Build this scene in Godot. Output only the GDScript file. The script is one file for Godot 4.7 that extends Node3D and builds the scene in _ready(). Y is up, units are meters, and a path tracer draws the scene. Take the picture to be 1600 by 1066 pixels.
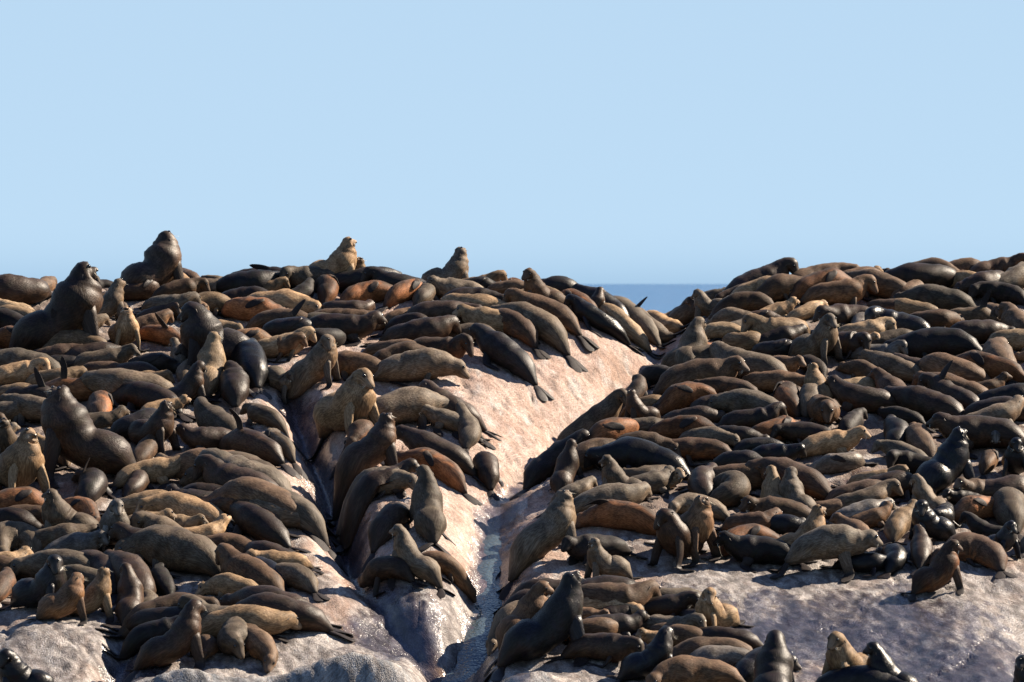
extends Node3D
# A fur seal colony on a granite islet. Units are metres, y is up, sea level is y = 0.

const FOCAL := 6700.0          # focal length in pixels of a 1600 x 1066 picture
const EYE := Vector3(0.0, 8.0, 0.0)
const TILT := -0.7696          # degrees; the horizon lies above the middle of the picture
const SLOPE := 0.27

var cam: Camera3D
var n_big := FastNoiseLite.new()
var n_mid := FastNoiseLite.new()
var n_fine := FastNoiseLite.new()
var n_streak := FastNoiseLite.new()
var n_fur := FastNoiseLite.new()
var mats := {}
var names := {}
var gully_b := []
var gully_a := []
var rng := RandomNumberGenerator.new()


func _ready():
	# ---- camera, sky, sun, exposure
	cam = Camera3D.new()
	cam.name = "camera"
	cam.position = EYE
	cam.rotation_degrees = Vector3(TILT, 0, 0)
	cam.fov = rad_to_deg(2.0 * atan(533.0 / FOCAL))
	cam.near = 0.5
	cam.far = 90000.0
	add_child(cam)
	cam.current = true
	# a long lens focused on the middle of the colony: the far horizon is a little soft
	var lens := CameraAttributesPhysical.new()
	lens.frustum_focal_length = 24.0 / (2.0 * tan(atan(533.0 / FOCAL)))
	lens.frustum_focus_distance = 66.0
	lens.frustum_near = 0.5
	lens.frustum_far = 90000.0
	lens.exposure_aperture = 3.2
	cam.attributes = lens

	var sky_mat := ProceduralSkyMaterial.new()
	sky_mat.sky_top_color = Color(0.059, 0.164, 0.364)
	sky_mat.sky_horizon_color = Color(0.393, 0.460, 0.513)
	sky_mat.sky_curve = 0.75
	sky_mat.ground_bottom_color = Color(0.05, 0.1, 0.15)
	sky_mat.ground_horizon_color = Color(0.327, 0.415, 0.492)
	sky_mat.sun_angle_max = 2.0
	sky_mat.energy_multiplier = 1.0
	var sky := Sky.new()
	sky.sky_material = sky_mat
	var env := Environment.new()
	env.background_mode = Environment.BG_SKY
	env.sky = sky
	env.tonemap_mode = Environment.TONE_MAPPER_LINEAR
	env.tonemap_exposure = 4.10
	env.sdfgi_enabled = true
	env.ssao_enabled = true
	env.ssil_enabled = true
	var we := WorldEnvironment.new()
	we.name = "world_environment"
	we.environment = env
	add_child(we)

	var sun := DirectionalLight3D.new()
	sun.name = "sun"
	sun.light_energy = 1.6
	sun.light_color = Color(1.0, 0.935, 0.85)
	sun.light_angular_distance = 0.5
	sun.shadow_enabled = true
	var az := deg_to_rad(27.0)      # right of the picture, a little behind the colony
	var el := deg_to_rad(36.0)
	var to_sun := Vector3(cos(el) * cos(az), sin(el), -cos(el) * sin(az))
	add_child(sun)
	sun.look_at_from_position(to_sun * 100.0, Vector3.ZERO, Vector3.UP)

	set_noise()
	make_materials()
	lay_gullies()
	build_sea()
	build_rock()
	build_stream()
	print("rock done ", Time.get_ticks_msec())
	var k := 0
	for row in SEALS:
		k += 1
		build_seal(row, k)
	build_rest()
	print("seals ", k, " at ", Time.get_ticks_msec())


# ------------------------------------------------------------------ helpers
func set_noise():
	n_big.seed = 11
	n_big.frequency = 0.3
	n_big.fractal_octaves = 3
	n_mid.seed = 23
	n_mid.frequency = 1.1
	n_mid.fractal_octaves = 4
	n_fine.seed = 5
	n_fine.frequency = 4.5
	n_fine.fractal_octaves = 3
	n_streak.seed = 77
	n_streak.frequency = 1.0
	n_streak.fractal_octaves = 3
	n_fur.seed = 41
	n_fur.frequency = 3.2
	n_fur.fractal_octaves = 3


func ray(px: float, py: float) -> Vector3:
	var v := Vector3(px - 800.0, 533.0 - py, -FOCAL) / FOCAL
	return v.rotated(Vector3.RIGHT, deg_to_rad(TILT))   # one metre of depth per unit, near enough


func lerp_table(xs: Array, ys: Array, x: float) -> float:
	if x <= xs[0]:
		return ys[0]
	for i in range(1, xs.size()):
		if x <= xs[i]:
			var f: float = (x - xs[i - 1]) / (xs[i] - xs[i - 1])
			f = f * f * (3.0 - 2.0 * f) * 0.5 + f * 0.5
			return lerpf(ys[i - 1], ys[i], f)
	return ys[ys.size() - 1]


func numbered(called: String) -> String:
	var c: int = names.get(called, 0)
	names[called] = c + 1
	return called if c == 0 else "%s_%03d" % [called, c]


# ------------------------------------------------------------------ materials
func noise_image(size: int, fx: float, fy: float, lo: float, hi: float, seed_: int, warm := 0.0) -> Image:
	var n := FastNoiseLite.new()
	n.seed = seed_
	n.frequency = 1.0
	n.fractal_octaves = 5
	n.fractal_gain = 0.55
	var img := Image.create(size, size, true, Image.FORMAT_RGB8)
	for y in size:
		for x in size:
			# a torus, so that the picture tiles
			var a := TAU * x / size
			var b := TAU * y / size
			var v := n.get_noise_3d(cos(a) * fx + 7.0, sin(a) * fx + cos(b) * fy, sin(b) * fy)
			v = clampf(0.5 + v * 1.15, 0.0, 1.0)
			var c := lerpf(lo, hi, v)
			img.set_pixel(x, y, Color(c, c * (1.0 - warm * (1.0 - v)), c * (1.0 - 1.6 * warm * (1.0 - v))))
	return img


func rock_image(size: int) -> Image:
	# granite with lime crusts, dark pits and lichen-grey flecks; tiles
	var n := FastNoiseLite.new()
	n.seed = 61
	n.frequency = 1.0
	n.fractal_octaves = 5
	n.fractal_gain = 0.6
	var m := FastNoiseLite.new()
	m.seed = 62
	m.frequency = 1.0
	m.fractal_octaves = 3
	var img := Image.create(size, size, true, Image.FORMAT_RGB8)
	for y in size:
		var b := TAU * y / size
		var cb := cos(b)
		var sb := sin(b)
		for x in size:
			var a := TAU * x / size
			var ca := cos(a)
			var sa := sin(a)
			var v := n.get_noise_3d(ca * 9.0 + 7.0, sa * 9.0 + cb * 9.0, sb * 9.0)
			var w := m.get_noise_3d(ca * 22.0 + 3.0, sa * 22.0 + cb * 9.0, sb * 9.0)
			var c := clampf(0.78 + v * 0.3, 0.5, 0.95)
			c = lerpf(c, 1.0, smoothstep(0.16, 0.34, v + 0.35 * w) * 0.7)
			c = lerpf(c, 0.32, smoothstep(0.28, 0.42, w - 0.2 * v) * 0.75)
			var t := 0.05 * smoothstep(0.1, -0.3, v)
			img.set_pixel(x, y, Color(c, c * (1.0 - t), c * (1.0 - 1.7 * t)))
	return img


func tex(img: Image) -> ImageTexture:
	img.generate_mipmaps()
	return ImageTexture.create_from_image(img)


func make_materials():
	var fur_img := noise_image(256, 6.0, 3.6, 0.66, 1.0, 3, 0.05)
	var fur_tex := tex(fur_img)
	var bump := noise_image(256, 10.0, 5.0, 0.0, 1.0, 8)
	bump.bump_map_to_normal_map(2.0)
	var fur_norm := tex(bump)
	for spec in [["fur", 0.6, 0.03, 0.3], ["damp", 0.48, 0.0, 0.3], ["wet", 0.33, 0.0, 0.35]]:
		var m := StandardMaterial3D.new()
		m.vertex_color_use_as_albedo = true
		m.albedo_color = Color.WHITE
		m.albedo_texture = fur_tex
		m.roughness = spec[1]
		m.rim_enabled = spec[2] > 0.0
		m.rim = spec[2]
		m.rim_tint = 0.9
		m.metallic_specular = 0.2 if spec[0] == "fur" else (0.25 if spec[0] == "damp" else 0.26)
		m.normal_enabled = true
		m.normal_texture = fur_norm
		m.normal_scale = spec[3]
		mats[spec[0]] = m
	var eye := StandardMaterial3D.new()
	eye.albedo_color = Color(0.06, 0.045, 0.04)
	eye.roughness = 0.12
	mats["eye"] = eye
	var nose := StandardMaterial3D.new()
	nose.albedo_color = Color(0.11, 0.1, 0.1)
	nose.roughness = 0.35
	mats["nose"] = nose
	var wh := StandardMaterial3D.new()
	wh.albedo_color = Color(0.8, 0.76, 0.68)
	wh.roughness = 0.5
	mats["whisker"] = wh
	var ear := StandardMaterial3D.new()
	ear.albedo_color = Color(0.24, 0.19, 0.15)
	ear.roughness = 0.7
	mats["ear"] = ear

	var grain_tex := tex(rock_image(1024))
	var rb := noise_image(512, 22.0, 22.0, 0.0, 1.0, 29)
	rb.bump_map_to_normal_map(5.0)
	var rock_norm := tex(rb)
	for spec in [["rock", 0.92, 0.6], ["wet_rock", 0.24, 0.35]]:
		var m := StandardMaterial3D.new()
		m.vertex_color_use_as_albedo = true
		m.albedo_texture = grain_tex
		m.roughness = spec[1]
		m.normal_enabled = true
		m.normal_texture = rock_norm
		m.normal_scale = spec[2]
		m.uv1_triplanar = true
		m.uv1_world_triplanar = true
		m.uv1_scale = Vector3(0.42, 0.42, 0.42)
		mats[spec[0]] = m

	var sea := StandardMaterial3D.new()
	sea.albedo_color = Color(0.12, 0.30, 0.45)
	sea.roughness = 0.45
	var wn := noise_image(256, 5.0, 5.0, 0.0, 1.0, 51)
	wn.bump_map_to_normal_map(3.0)
	sea.normal_enabled = true
	sea.normal_texture = tex(wn)
	sea.normal_scale = 1.0
	sea.uv1_triplanar = true
	sea.uv1_world_triplanar = true
	sea.uv1_scale = Vector3(0.02, 0.02, 0.02)
	mats["sea"] = sea
	var brook := StandardMaterial3D.new()
	brook.albedo_color = Color(0.21, 0.25, 0.27)
	brook.roughness = 0.12
	brook.normal_enabled = true
	brook.normal_texture = sea.normal_texture
	brook.normal_scale = 0.5
	brook.uv1_triplanar = true
	brook.uv1_world_triplanar = true
	brook.uv1_scale = Vector3(0.5, 0.5, 0.5)
	mats["brook"] = brook


# ------------------------------------------------------------------ terrain
func plan_point(px: float, py: float, below: float) -> Vector2:
	# where the sloping bed, lowered by `below`, is seen at this pixel: (x, distance)
	var d := (5.4 + 58.0 * SLOPE + below) / (SLOPE + (py - 443.0) / FOCAL)
	return Vector2((px - 800.0) / FOCAL * d, d)


func lay_gullies():
	for a in [[720, 1110, .5], [715, 1055, .5], [748, 1000, .5], [765, 930, .6], [762, 870, .65], [775, 810, .65], [822, 748, .7], [885, 695, .9], [960, 628, .95], [1026, 565, .8], [1045, 500, .6], [1040, 460, .4]]:
		var p := plan_point(a[0], a[1], a[2])
		gully_b.append([p.y, p.x, a[2]])
	for a in [[715, 1110, .4], [712, 1060, .35], [660, 1012, .25], [605, 965, .22], [562, 930, .3], [545, 890, .7], [515, 800, .75], [478, 710, .65], [456, 645, .45], [440, 595, .03]]:
		var p := plan_point(a[0], a[1], a[2])
		gully_a.append([p.y, p.x, a[2]])


func along(g: Array, d: float) -> Vector2:
	# x of the gully floor and its depth at distance d
	if d <= g[0][0]:
		return Vector2(g[0][1], g[0][2])
	for i in range(1, g.size()):
		if d <= g[i][0]:
			var f: float = (d - g[i - 1][0]) / (g[i][0] - g[i - 1][0])
			f = f * f * (3.0 - 2.0 * f) * 0.6 + f * 0.4
			return Vector2(lerpf(g[i - 1][1], g[i][1], f), lerpf(g[i - 1][2], g[i][2], f))
	var e = g[g.size() - 1]
	return Vector2(e[1], e[2])


func bump(x: float, d: float, cx: float, cd: float, rx: float, rd: float) -> float:
	var u := (x - cx) / rx
	var v := (d - cd) / rd
	return exp(-(u * u + v * v))


func smin(a: float, b: float, k: float) -> float:
	var h := clampf(0.5 + 0.5 * (b - a) / k, 0.0, 1.0)
	return lerpf(b, a, h) - k * h * (1.0 - h)


func ground(x: float, d: float) -> float:
	var h := -5.4 + (d - 58.0) * SLOPE
	# the crest of the islet: lower where the two humps meet, highest at the right
	var c := lerp_table([-14.0, -9.0, -4.8, -3.0, 1.0, 2.35, 3.1, 4.2, 6.5, 8.6, 10.0, 14.0], [-0.45, -0.28, 0.06, -0.06, -0.3, -0.95, -0.6, -0.45, 0.06, 0.32, 0.34, 0.3], x)
	h = smin(h, c - 0.55 * (d - 79.5), 1.6)
	# the two gullies
	var b := along(gully_b, d)
	var dx := x - b.x
	var far := smoothstep(62.0, 68.0, d)
	var wl := lerpf(0.6, 2.2, far)
	var wr := lerpf(0.5, 1.5, far)
	var u := clampf((absf(dx) - lerpf(0.19, 0.06, far)) / (wl if dx < 0.0 else wr), 0.0, 1.0)
	h -= b.y * pow(1.0 - u, 1.75 if dx < 0.0 else 1.4)
	var a := along(gully_a, d)
	dx = x - a.x
	u = clampf((absf(dx) - 0.05) / (0.7 if dx < 0.0 else 0.42), 0.0, 1.0)
	h -= a.y * pow(1.0 - u, 1.7)
	# tongue between them, basin, boulders of the foreground
	h += 0.22 * bump(x, d, -1.25, 65.2, 0.8, 2.2)
	h -= 0.34 * bump(x, d, -1.55, 60.2, 0.95, 1.0)
	h += 0.34 * bump(x, d, -2.2, 57.6, 1.5, 0.55)
	h += 0.22 * bump(x, d, -4.3, 57.4, 1.0, 0.45)
	h += 0.2 * bump(x, d, -6.4, 59.3, 0.8, 0.8)
	h -= 0.3 * bump(x, d, -5.42, 58.6, 0.22, 1.5)
	h += 0.3 * bump(x, d, 0.35, 57.5, 0.5, 0.5)
	h += 1.0 * bump(x, d, -2.1, 56.1, 1.45, 0.55)
	h += 0.75 * bump(x, d, -4.4, 56.0, 1.1, 0.55)
	h += 0.45 * bump(x, d, 0.3, 56.2, 0.6, 0.5)
	h -= 0.55 * smoothstep(6.6, 8.4, x) * (1.0 - smoothstep(58.0, 61.5, d))
	h += 0.12 * n_big.get_noise_2d(x * 1.2, d * 0.8)
	return EYE.y + h


func rock_detail(x: float, d: float) -> float:
	var rough := 1.0 - smoothstep(58.5, 62.5, d + n_big.get_noise_2d(x, d) * 2.0)
	var f := n_mid.get_noise_2d(x, d * 0.7)
	var g := 1.0 - absf(n_mid.get_noise_2d(x * 2.1 + 40.0, d * 1.3)) * 2.0
	var q := n_fine.get_noise_2d(x, d * 0.8)
	var lane := n_streak.get_noise_2d((x * 0.32 + d * 0.95) * 2.6, (x * 0.95 - d * 0.32) * 0.45)
	f += lane * 0.55 * smoothstep(60.5, 63.0, d)
	var joint := 1.0 - smoothstep(0.0, 0.035, absf(n_big.get_noise_2d(x * 1.1 + 70.0, d * 0.55 + 12.0)))
	f -= joint * 0.9
	return f * 0.045 - maxf(0.0, g - 0.86) * 0.22 * (1.0 - rough) + q * (0.012 + 0.022 * rough)


func wetness(x: float, d: float) -> float:
	var w := 0.0
	var b := along(gully_b, d)
	w = maxf(w, (1.0 - absf(x - b.x - 0.12) / 0.6) * (1.0 - smoothstep(66.5, 69.5, d)) * 1.4)
	var a := along(gully_a, d)
	w = maxf(w, (1.0 - absf(x - a.x - 0.05) / 0.42) * 1.2 * smoothstep(0.05, 0.2, a.y))
	w = maxf(w, 1.3 * bump(x, d, -1.65, 60.4, 0.85, 0.95))
	w = maxf(w, 1.1 * bump(x, d, -1.1, 59.2, 0.8, 0.4))
	w = maxf(w, 0.98 * bump(x, d, 4.6, 59.8, 2.6, 1.9))
	w = maxf(w, 1.0 * bump(x, d, 6.1, 58.4, 1.6, 1.0))
	w = maxf(w, 1.2 * bump(x, d, -5.2, 58.6, 0.5, 0.9))
	w = maxf(w, 1.0 * bump(x, d, -2.9, 66.6, 0.35, 2.0))
	w = maxf(w, 0.9 * bump(x, d, 5.8, 66.0, 1.0, 0.9))
	w = maxf(w, 1.0 * bump(x, d, -0.5, 57.6, 1.0, 0.6))
	return w + 0.45 * n_mid.get_noise_2d(x * 0.9 + 9.0, d * 0.5) + 0.28 * n_fine.get_noise_2d(x * 0.8, d * 0.5)


func rock_color(x: float, d: float, wet: float) -> Color:
	var big := n_big.get_noise_2d(x * 1.7 + 31.0, d * 1.1)
	var mid := n_mid.get_noise_2d(x * 1.3 + 3.0, d * 0.6)
	var fine := n_fine.get_noise_2d(x * 1.5 + 8.0, d * 0.9)
	var grey := clampf(1.0 - smoothstep(60.5, 63.5, d - 1.6 * smoothstep(1.0, 2.5, x) + big * 3.0), 0.0, 1.0)
	var pink := Color(0.56, 0.38, 0.295).lerp(Color(0.655, 0.49, 0.405), smoothstep(-0.25, 0.35, mid))
	pink = pink.lerp(Color(0.50, 0.31, 0.21), smoothstep(0.12, 0.42, big + 0.3 * fine) * 0.7)
	var cold := Color(0.15, 0.145, 0.148).lerp(Color(0.36, 0.335, 0.325), smoothstep(-0.2, 0.35, fine + 0.5 * mid))
	cold = cold.lerp(Color(0.33, 0.24, 0.19), smoothstep(0.1, 0.4, big) * 0.6)
	var c := pink.lerp(cold, grey * 0.9)
	# ledge along the foot: slate-blue of shade and reflected sky painted in
	c = c.lerp(Color(0.20, 0.215, 0.235).lerp(Color(0.42, 0.43, 0.44), smoothstep(0.0, 0.4, fine + 0.4 * mid)), (1.0 - smoothstep(57.0, 57.9, d + 0.6 * mid)) * (1.0 - smoothstep(0.6, 2.0, x)))
	# dung brown plus painted shade in the gaps of the herd, dark flecks that run down the slope, white guano
	var herd := maxf(smoothstep(-3.2, -4.4, x - along(gully_a, d).x - 3.1 + mid) * smoothstep(60.8, 62.0, d), smoothstep(1.0, 2.6, x - along(gully_b, d).x + 0.8 * mid) * smoothstep(62.0, 63.4, d + mid))
	c = c.lerp(Color(0.15, 0.105, 0.078).lerp(Color(0.28, 0.2, 0.15), smoothstep(-0.2, 0.4, fine)), herd * 0.85)
	var lane := n_streak.get_noise_2d((x * 0.32 + d * 0.95) * 7.0, (x * 0.95 - d * 0.32) * 1.3)
	c = c.lerp(Color(0.27, 0.18, 0.13), smoothstep(0.24, 0.42, lane) * 0.55 * (1.0 - grey))
	var joint := 1.0 - smoothstep(0.0, 0.03, absf(n_big.get_noise_2d(x * 1.1 + 70.0, d * 0.55 + 12.0)))
	c = c.lerp(Color(0.2, 0.15, 0.12), joint * 0.6)
	var fleck := n_streak.get_noise_2d(x * 9.0 + d * 2.2, d * 1.6)
	c = c.lerp(Color(0.2, 0.14, 0.11), smoothstep(0.3, 0.42, fleck) * 0.6)
	var crust := n_fine.get_noise_2d(x * 1.3 + 90.0, d * 0.75) + 0.35 * n_mid.get_noise_2d(x * 1.4 + 17.0, d * 0.8)
	c = c.lerp(Color(0.72, 0.68, 0.63), smoothstep(0.08, 0.26, crust) * 0.42 * (0.25 + 0.75 * grey))
	c = c.lerp(Color(0.10, 0.085, 0.08), smoothstep(-0.08, -0.26, crust) * 0.5 * (0.2 + 0.8 * grey))
	var lime := n_streak.get_noise_2d(x * 3.0 + 50.0, d * 1.1 + 4.0)
	c = c.lerp(Color(0.68, 0.64, 0.59), smoothstep(0.18, 0.45, lime + 0.2 * fine) * 0.65)
	c = c.lerp(Color(0.70, 0.66, 0.62), 0.85 * clampf(1.4 * bump(x, d, -2.75, 60.0, 0.5, 0.5) + 0.6 * bump(x, d, 7.0, 60.0, 0.8, 1.6) + mid * 0.5 - 0.3, 0.0, 1.0))
	c = c.lerp(Color(0.58, 0.33, 0.11), 0.9 * clampf(1.5 * bump(x, d, -0.98, 60.0, 0.22, 0.4) + mid * 0.7 - 0.35, 0.0, 1.0))
	c = Color(c.r * 0.68, c.g * 0.68, c.b * 0.69)
	if wet > 0.0:
		var damp := Color(c.r * 0.24 + 0.012, c.g * 0.24 + 0.012, c.b * 0.30 + 0.016)
		c = c.lerp(damp, clampf(wet * 3.0, 0.0, 1.0))
	return c


func build_sea():
	var o := MeshInstance3D.new()
	var pm := PlaneMesh.new()
	pm.size = Vector2(100000, 100000)
	o.mesh = pm
	o.material_override = mats["sea"]
	o.name = "sea"
	o.position = Vector3(0, 0, 0)
	o.set_meta("kind", "structure")
	o.set_meta("label", "calm blue sea reaching to the horizon")
	add_child(o)


func build_rock():
	var nx := 540
	var nd := 430
	var x0 := -14.5
	var x1 := 14.5
	var d0 := 50.0
	var d1 := 93.0
	var v := PackedVector3Array()
	var c := PackedColorArray()
	var wet := PackedFloat32Array()
	v.resize(nx * nd)
	c.resize(nx * nd)
	wet.resize(nx * nd)
	for j in nd:
		# finer towards the camera
		var f := float(j) / (nd - 1)
		var d := lerpf(d0, d1, f * (0.75 + 0.25 * f))
		for i in nx:
			var x := lerpf(x0, x1, float(i) / (nx - 1))
			var k := j * nx + i
			v[k] = Vector3(x, ground(x, d) + rock_detail(x, d), -d)
			var w := wetness(x, d) - 0.42
			wet[k] = w
			c[k] = rock_color(x, d, w)
	var n := PackedVector3Array()
	n.resize(nx * nd)
	for j in nd:
		for i in nx:
			var k := j * nx + i
			var l := v[k - 1] if i > 0 else v[k]
			var r := v[k + 1] if i < nx - 1 else v[k]
			var t := v[k + nx] if j < nd - 1 else v[k]
			var b := v[k - nx] if j > 0 else v[k]
			n[k] = (r - l).cross(t - b).normalized()
	var dry_i := PackedInt32Array()
	var wet_i := PackedInt32Array()
	for j in nd - 1:
		for i in nx - 1:
			var k := j * nx + i
			for tri in [[k, k + nx, k + 1], [k + 1, k + nx, k + nx + 1]]:
				if wet[tri[0]] + wet[tri[1]] + wet[tri[2]] > 0.0:
					wet_i.append_array(PackedInt32Array(tri))
				else:
					dry_i.append_array(PackedInt32Array(tri))
	for part in [["rock", dry_i, "rock", "pink and grey granite islet that the seals lie on"], ["wet_rock", wet_i, "wet_rock", "dark wet rock in the gullies and hollows"]]:
		var arr := []
		arr.resize(Mesh.ARRAY_MAX)
		arr[Mesh.ARRAY_VERTEX] = v
		arr[Mesh.ARRAY_NORMAL] = n
		arr[Mesh.ARRAY_COLOR] = c
		arr[Mesh.ARRAY_INDEX] = part[1]
		var m := ArrayMesh.new()
		m.add_surface_from_arrays(Mesh.PRIMITIVE_TRIANGLES, arr)
		var o := MeshInstance3D.new()
		o.mesh = m
		o.material_override = mats[part[2]]
		o.name = part[0]
		o.set_meta("kind", "structure")
		o.set_meta("label", part[3])
		add_child(o)


func build_stream():
	# the rivulet on the floor of the main gully
	var st := SurfaceTool.new()
	st.begin(Mesh.PRIMITIVE_TRIANGLES)
	var rows := 70
	for j in rows:
		var d := lerpf(54.0, 66.0, float(j) / (rows - 1))
		var c := along(gully_b, d)
		var wide := 0.2 + 0.16 * n_mid.get_noise_2d(d * 1.2, 5.0)
		c.x += 0.16 * n_mid.get_noise_2d(d * 0.7, 40.0)
		for i in 5:
			var x := c.x + (i - 2) * 0.5 * wide
			st.add_vertex(Vector3(x, ground(c.x, d) + 0.045 - 0.02 * absf(i - 2.0), -d))
	for j in rows - 1:
		for i in 4:
			var k := j * 5 + i
			for q in [k, k + 5, k + 1, k + 1, k + 5, k + 6]:
				st.add_index(q)
	st.generate_normals()
	var o := MeshInstance3D.new()
	o.mesh = st.commit()
	o.material_override = mats["brook"]
	o.name = "water"
	o.set_meta("kind", "structure")
	o.set_meta("label", "thin run of water on the floor of the main gully")
	add_child(o)


# ------------------------------------------------------------------ seals
const TS := [0.0, 0.02, 0.05, 0.09, 0.13, 0.17, 0.21, 0.25, 0.29, 0.33, 0.37, 0.41, 0.45, 0.49, 0.53, 0.57, 0.61, 0.65, 0.69, 0.72, 0.75, 0.78, 0.81, 0.835, 0.858, 0.878, 0.895, 0.91, 0.925, 0.938, 0.95, 0.962, 0.974, 0.984, 0.992, 0.998]
const PT := [0.0, 0.06, 0.15, 0.28, 0.42, 0.55, 0.66, 0.755, 0.82, 0.865, 0.902, 0.932, 0.962, 0.988, 1.0]
const PW := [0.026, 0.054, 0.092, 0.124, 0.140, 0.142, 0.124, 0.095, 0.075, 0.068, 0.058, 0.046, 0.037, 0.027, 0.011]
const PV := [0.022, 0.048, 0.084, 0.116, 0.134, 0.138, 0.124, 0.098, 0.079, 0.071, 0.061, 0.046, 0.034, 0.024, 0.010]
const KT := [0.0, 0.15, 0.3, 0.45, 0.6, 0.72, 0.82, 0.9, 1.0]
const POSES := {
	"L": [0, 0, 0, 0, 0, 0, -2, -4, -4],
	"S": [0, 0, 0, 0, 0, 0, 2, 0, 0],
	"C": [0, 0, 0, 0, 0, 0, 0, 0, 0],
	"A": [0, 0, 0, 1, 12, 40, 52, 14, -4],
	"H": [0, 4, 12, 36, 66, 80, 76, 16, -8],
	"U": [0, 4, 12, 36, 66, 80, 82, 66, 58],
	"P": [-12, 10, 8, 0, 4, 24, 34, 10, -4],
}
const SEG := 20
# linear base colours of the coats: back, belly, muzzle, material
const COATS := {
	"T": [Color(0.27, 0.19, 0.112), Color(0.33, 0.22, 0.12), Color(0.34, 0.255, 0.175), "fur"],
	"G": [Color(0.120, 0.098, 0.073), Color(0.165, 0.112, 0.066), Color(0.16, 0.125, 0.092), "fur"],
	"B": [Color(0.108, 0.070, 0.044), Color(0.22, 0.118, 0.055), Color(0.15, 0.105, 0.075), "fur"],
	"R": [Color(0.075, 0.048, 0.033), Color(0.25, 0.108, 0.045), Color(0.12, 0.08, 0.06), "fur"],
	"D": [Color(0.040, 0.028, 0.021), Color(0.075, 0.043, 0.025), Color(0.07, 0.055, 0.045), "damp"],
	"K": [Color(0.022, 0.019, 0.018), Color(0.032, 0.024, 0.020), Color(0.04, 0.034, 0.03), "damp"],
	"W": [Color(0.018, 0.018, 0.020), Color(0.03, 0.026, 0.024), Color(0.06, 0.055, 0.05), "wet"],
	"S": [Color(0.19, 0.178, 0.16), Color(0.23, 0.2, 0.165), Color(0.27, 0.245, 0.21), "damp"],
}
const SKIN := Color(0.026, 0.023, 0.023)

var mv: PackedVector3Array
var mc: PackedColorArray
var mu: PackedVector2Array
var mi: PackedInt32Array
var small_meshes := {}


func heading_vector(deg: float) -> Vector3:
	return Vector3(cos(deg_to_rad(deg)), 0, -sin(deg_to_rad(deg)))


func option(opts: PackedStringArray, key: String, otherwise: float) -> float:
	for o in opts:
		if o.begins_with(key) and o.substr(1).is_valid_float():
			return o.substr(1).to_float()
	return otherwise


func make_spine(s: Dictionary) -> void:
	# centre line, frames and radii, with the middle of the body over the origin
	var L: float = s.length
	var pose: Array = POSES[s.pose].duplicate()
	if s.nose > -900.0:
		pose[8] = s.nose
		pose[7] = (pose[7] + s.nose) * 0.5 if s.nose < 95.0 else s.nose * 0.9
		if s.nose > 70.0:
			pose[6] = maxf(pose[6], s.nose * 0.85)
	var pts := []
	var p := Vector3.ZERO
	var lift := 0.0
	var prev := 0.0
	var yaws := []
	var lifts := []
	if s.pose == "L":
		pose = [0, 0, 0, 0, s.chin * 0.4, s.chin, s.chin * 0.9, -s.chin * 0.5, -s.chin * 0.9 - 3.0]
	if s.pose == "P":
		lift = 0.10 * L
	for t in TS:
		var ds: float = (t - prev) * L
		prev = t
		var pitch := deg_to_rad(lerp_table(KT, pose, t))
		var yaw: float = s.heading + s.bend * (smoothstep(0.12, 0.82, t) - 0.5) + s.turn * smoothstep(0.68, 0.9, t)
		p += heading_vector(yaw) * ds * cos(pitch)
		lift += ds * sin(pitch)
		pts.append(p)
		yaws.append(yaw)
		lifts.append(lift)
	var mid: Vector3 = pts[12] if s.low else pts[9]
	var w := []
	var v := []
	for i in TS.size():
		var t: float = TS[i]
		var a: float = lerp_table(PT, PW, t) * L * s.bulk
		var b: float = lerp_table(PT, PV, t) * L * s.bulk
		var neck: float = 1.0 + s.mane * (smoothstep(0.36, 0.66, t) - smoothstep(0.84, 0.95, t)) 
		var rump: float = 1.0 + (0.16 if s.low or s.pose == "A" else (0.1 if s.pose == "P" else 0.5)) * exp(-pow((t - 0.15) / 0.13, 2.0))
		neck *= rump
		a *= neck
		b *= neck
		if t > 0.86:
			a *= s.head
			b *= s.head
		w.append(a)
		v.append(b)
		pts[i] -= mid
		pts[i].y = maxf(lifts[i], -0.02) + b * (0.9 if lifts[i] < 0.25 * L else 0.95)
	s.points = pts
	s.w = w
	s.v = v
	s.lifts = lifts


func frames(s: Dictionary) -> void:
	var pts: Array = s.points
	var fr := []
	var n := pts.size()
	var to_cam: Vector3 = (EYE - s.root)
	to_cam.y = 0
	to_cam = to_cam.normalized()
	var last_r := Vector3.ZERO
	for i in n:
		var t: Vector3 = (pts[mini(i + 1, n - 1)] - pts[maxi(i - 1, 0)]).normalized()
		var r := t.cross(Vector3.UP)
		if last_r == Vector3.ZERO:
			r = r.normalized()
		else:
			# carried along the body, so that a head thrown back does not flip over
			r = (last_r - t * last_r.dot(t)).normalized()
		last_r = r
		var u := r.cross(t).normalized()
		if absf(s.roll) > 0.0:
			var k := -signf(r.dot(to_cam))
			if i == 0:
				s.rollside = k
			var ph := deg_to_rad(s.roll) * (1.0 - 0.35 * smoothstep(0.75, 0.95, TS[i]))
			k = s.rollside
			var u2 := u * cos(ph) + r * sin(ph) * k
			r = t.cross(u2).normalized()
			u = u2
		fr.append([t, r, u])
	s.frames = fr


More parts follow.
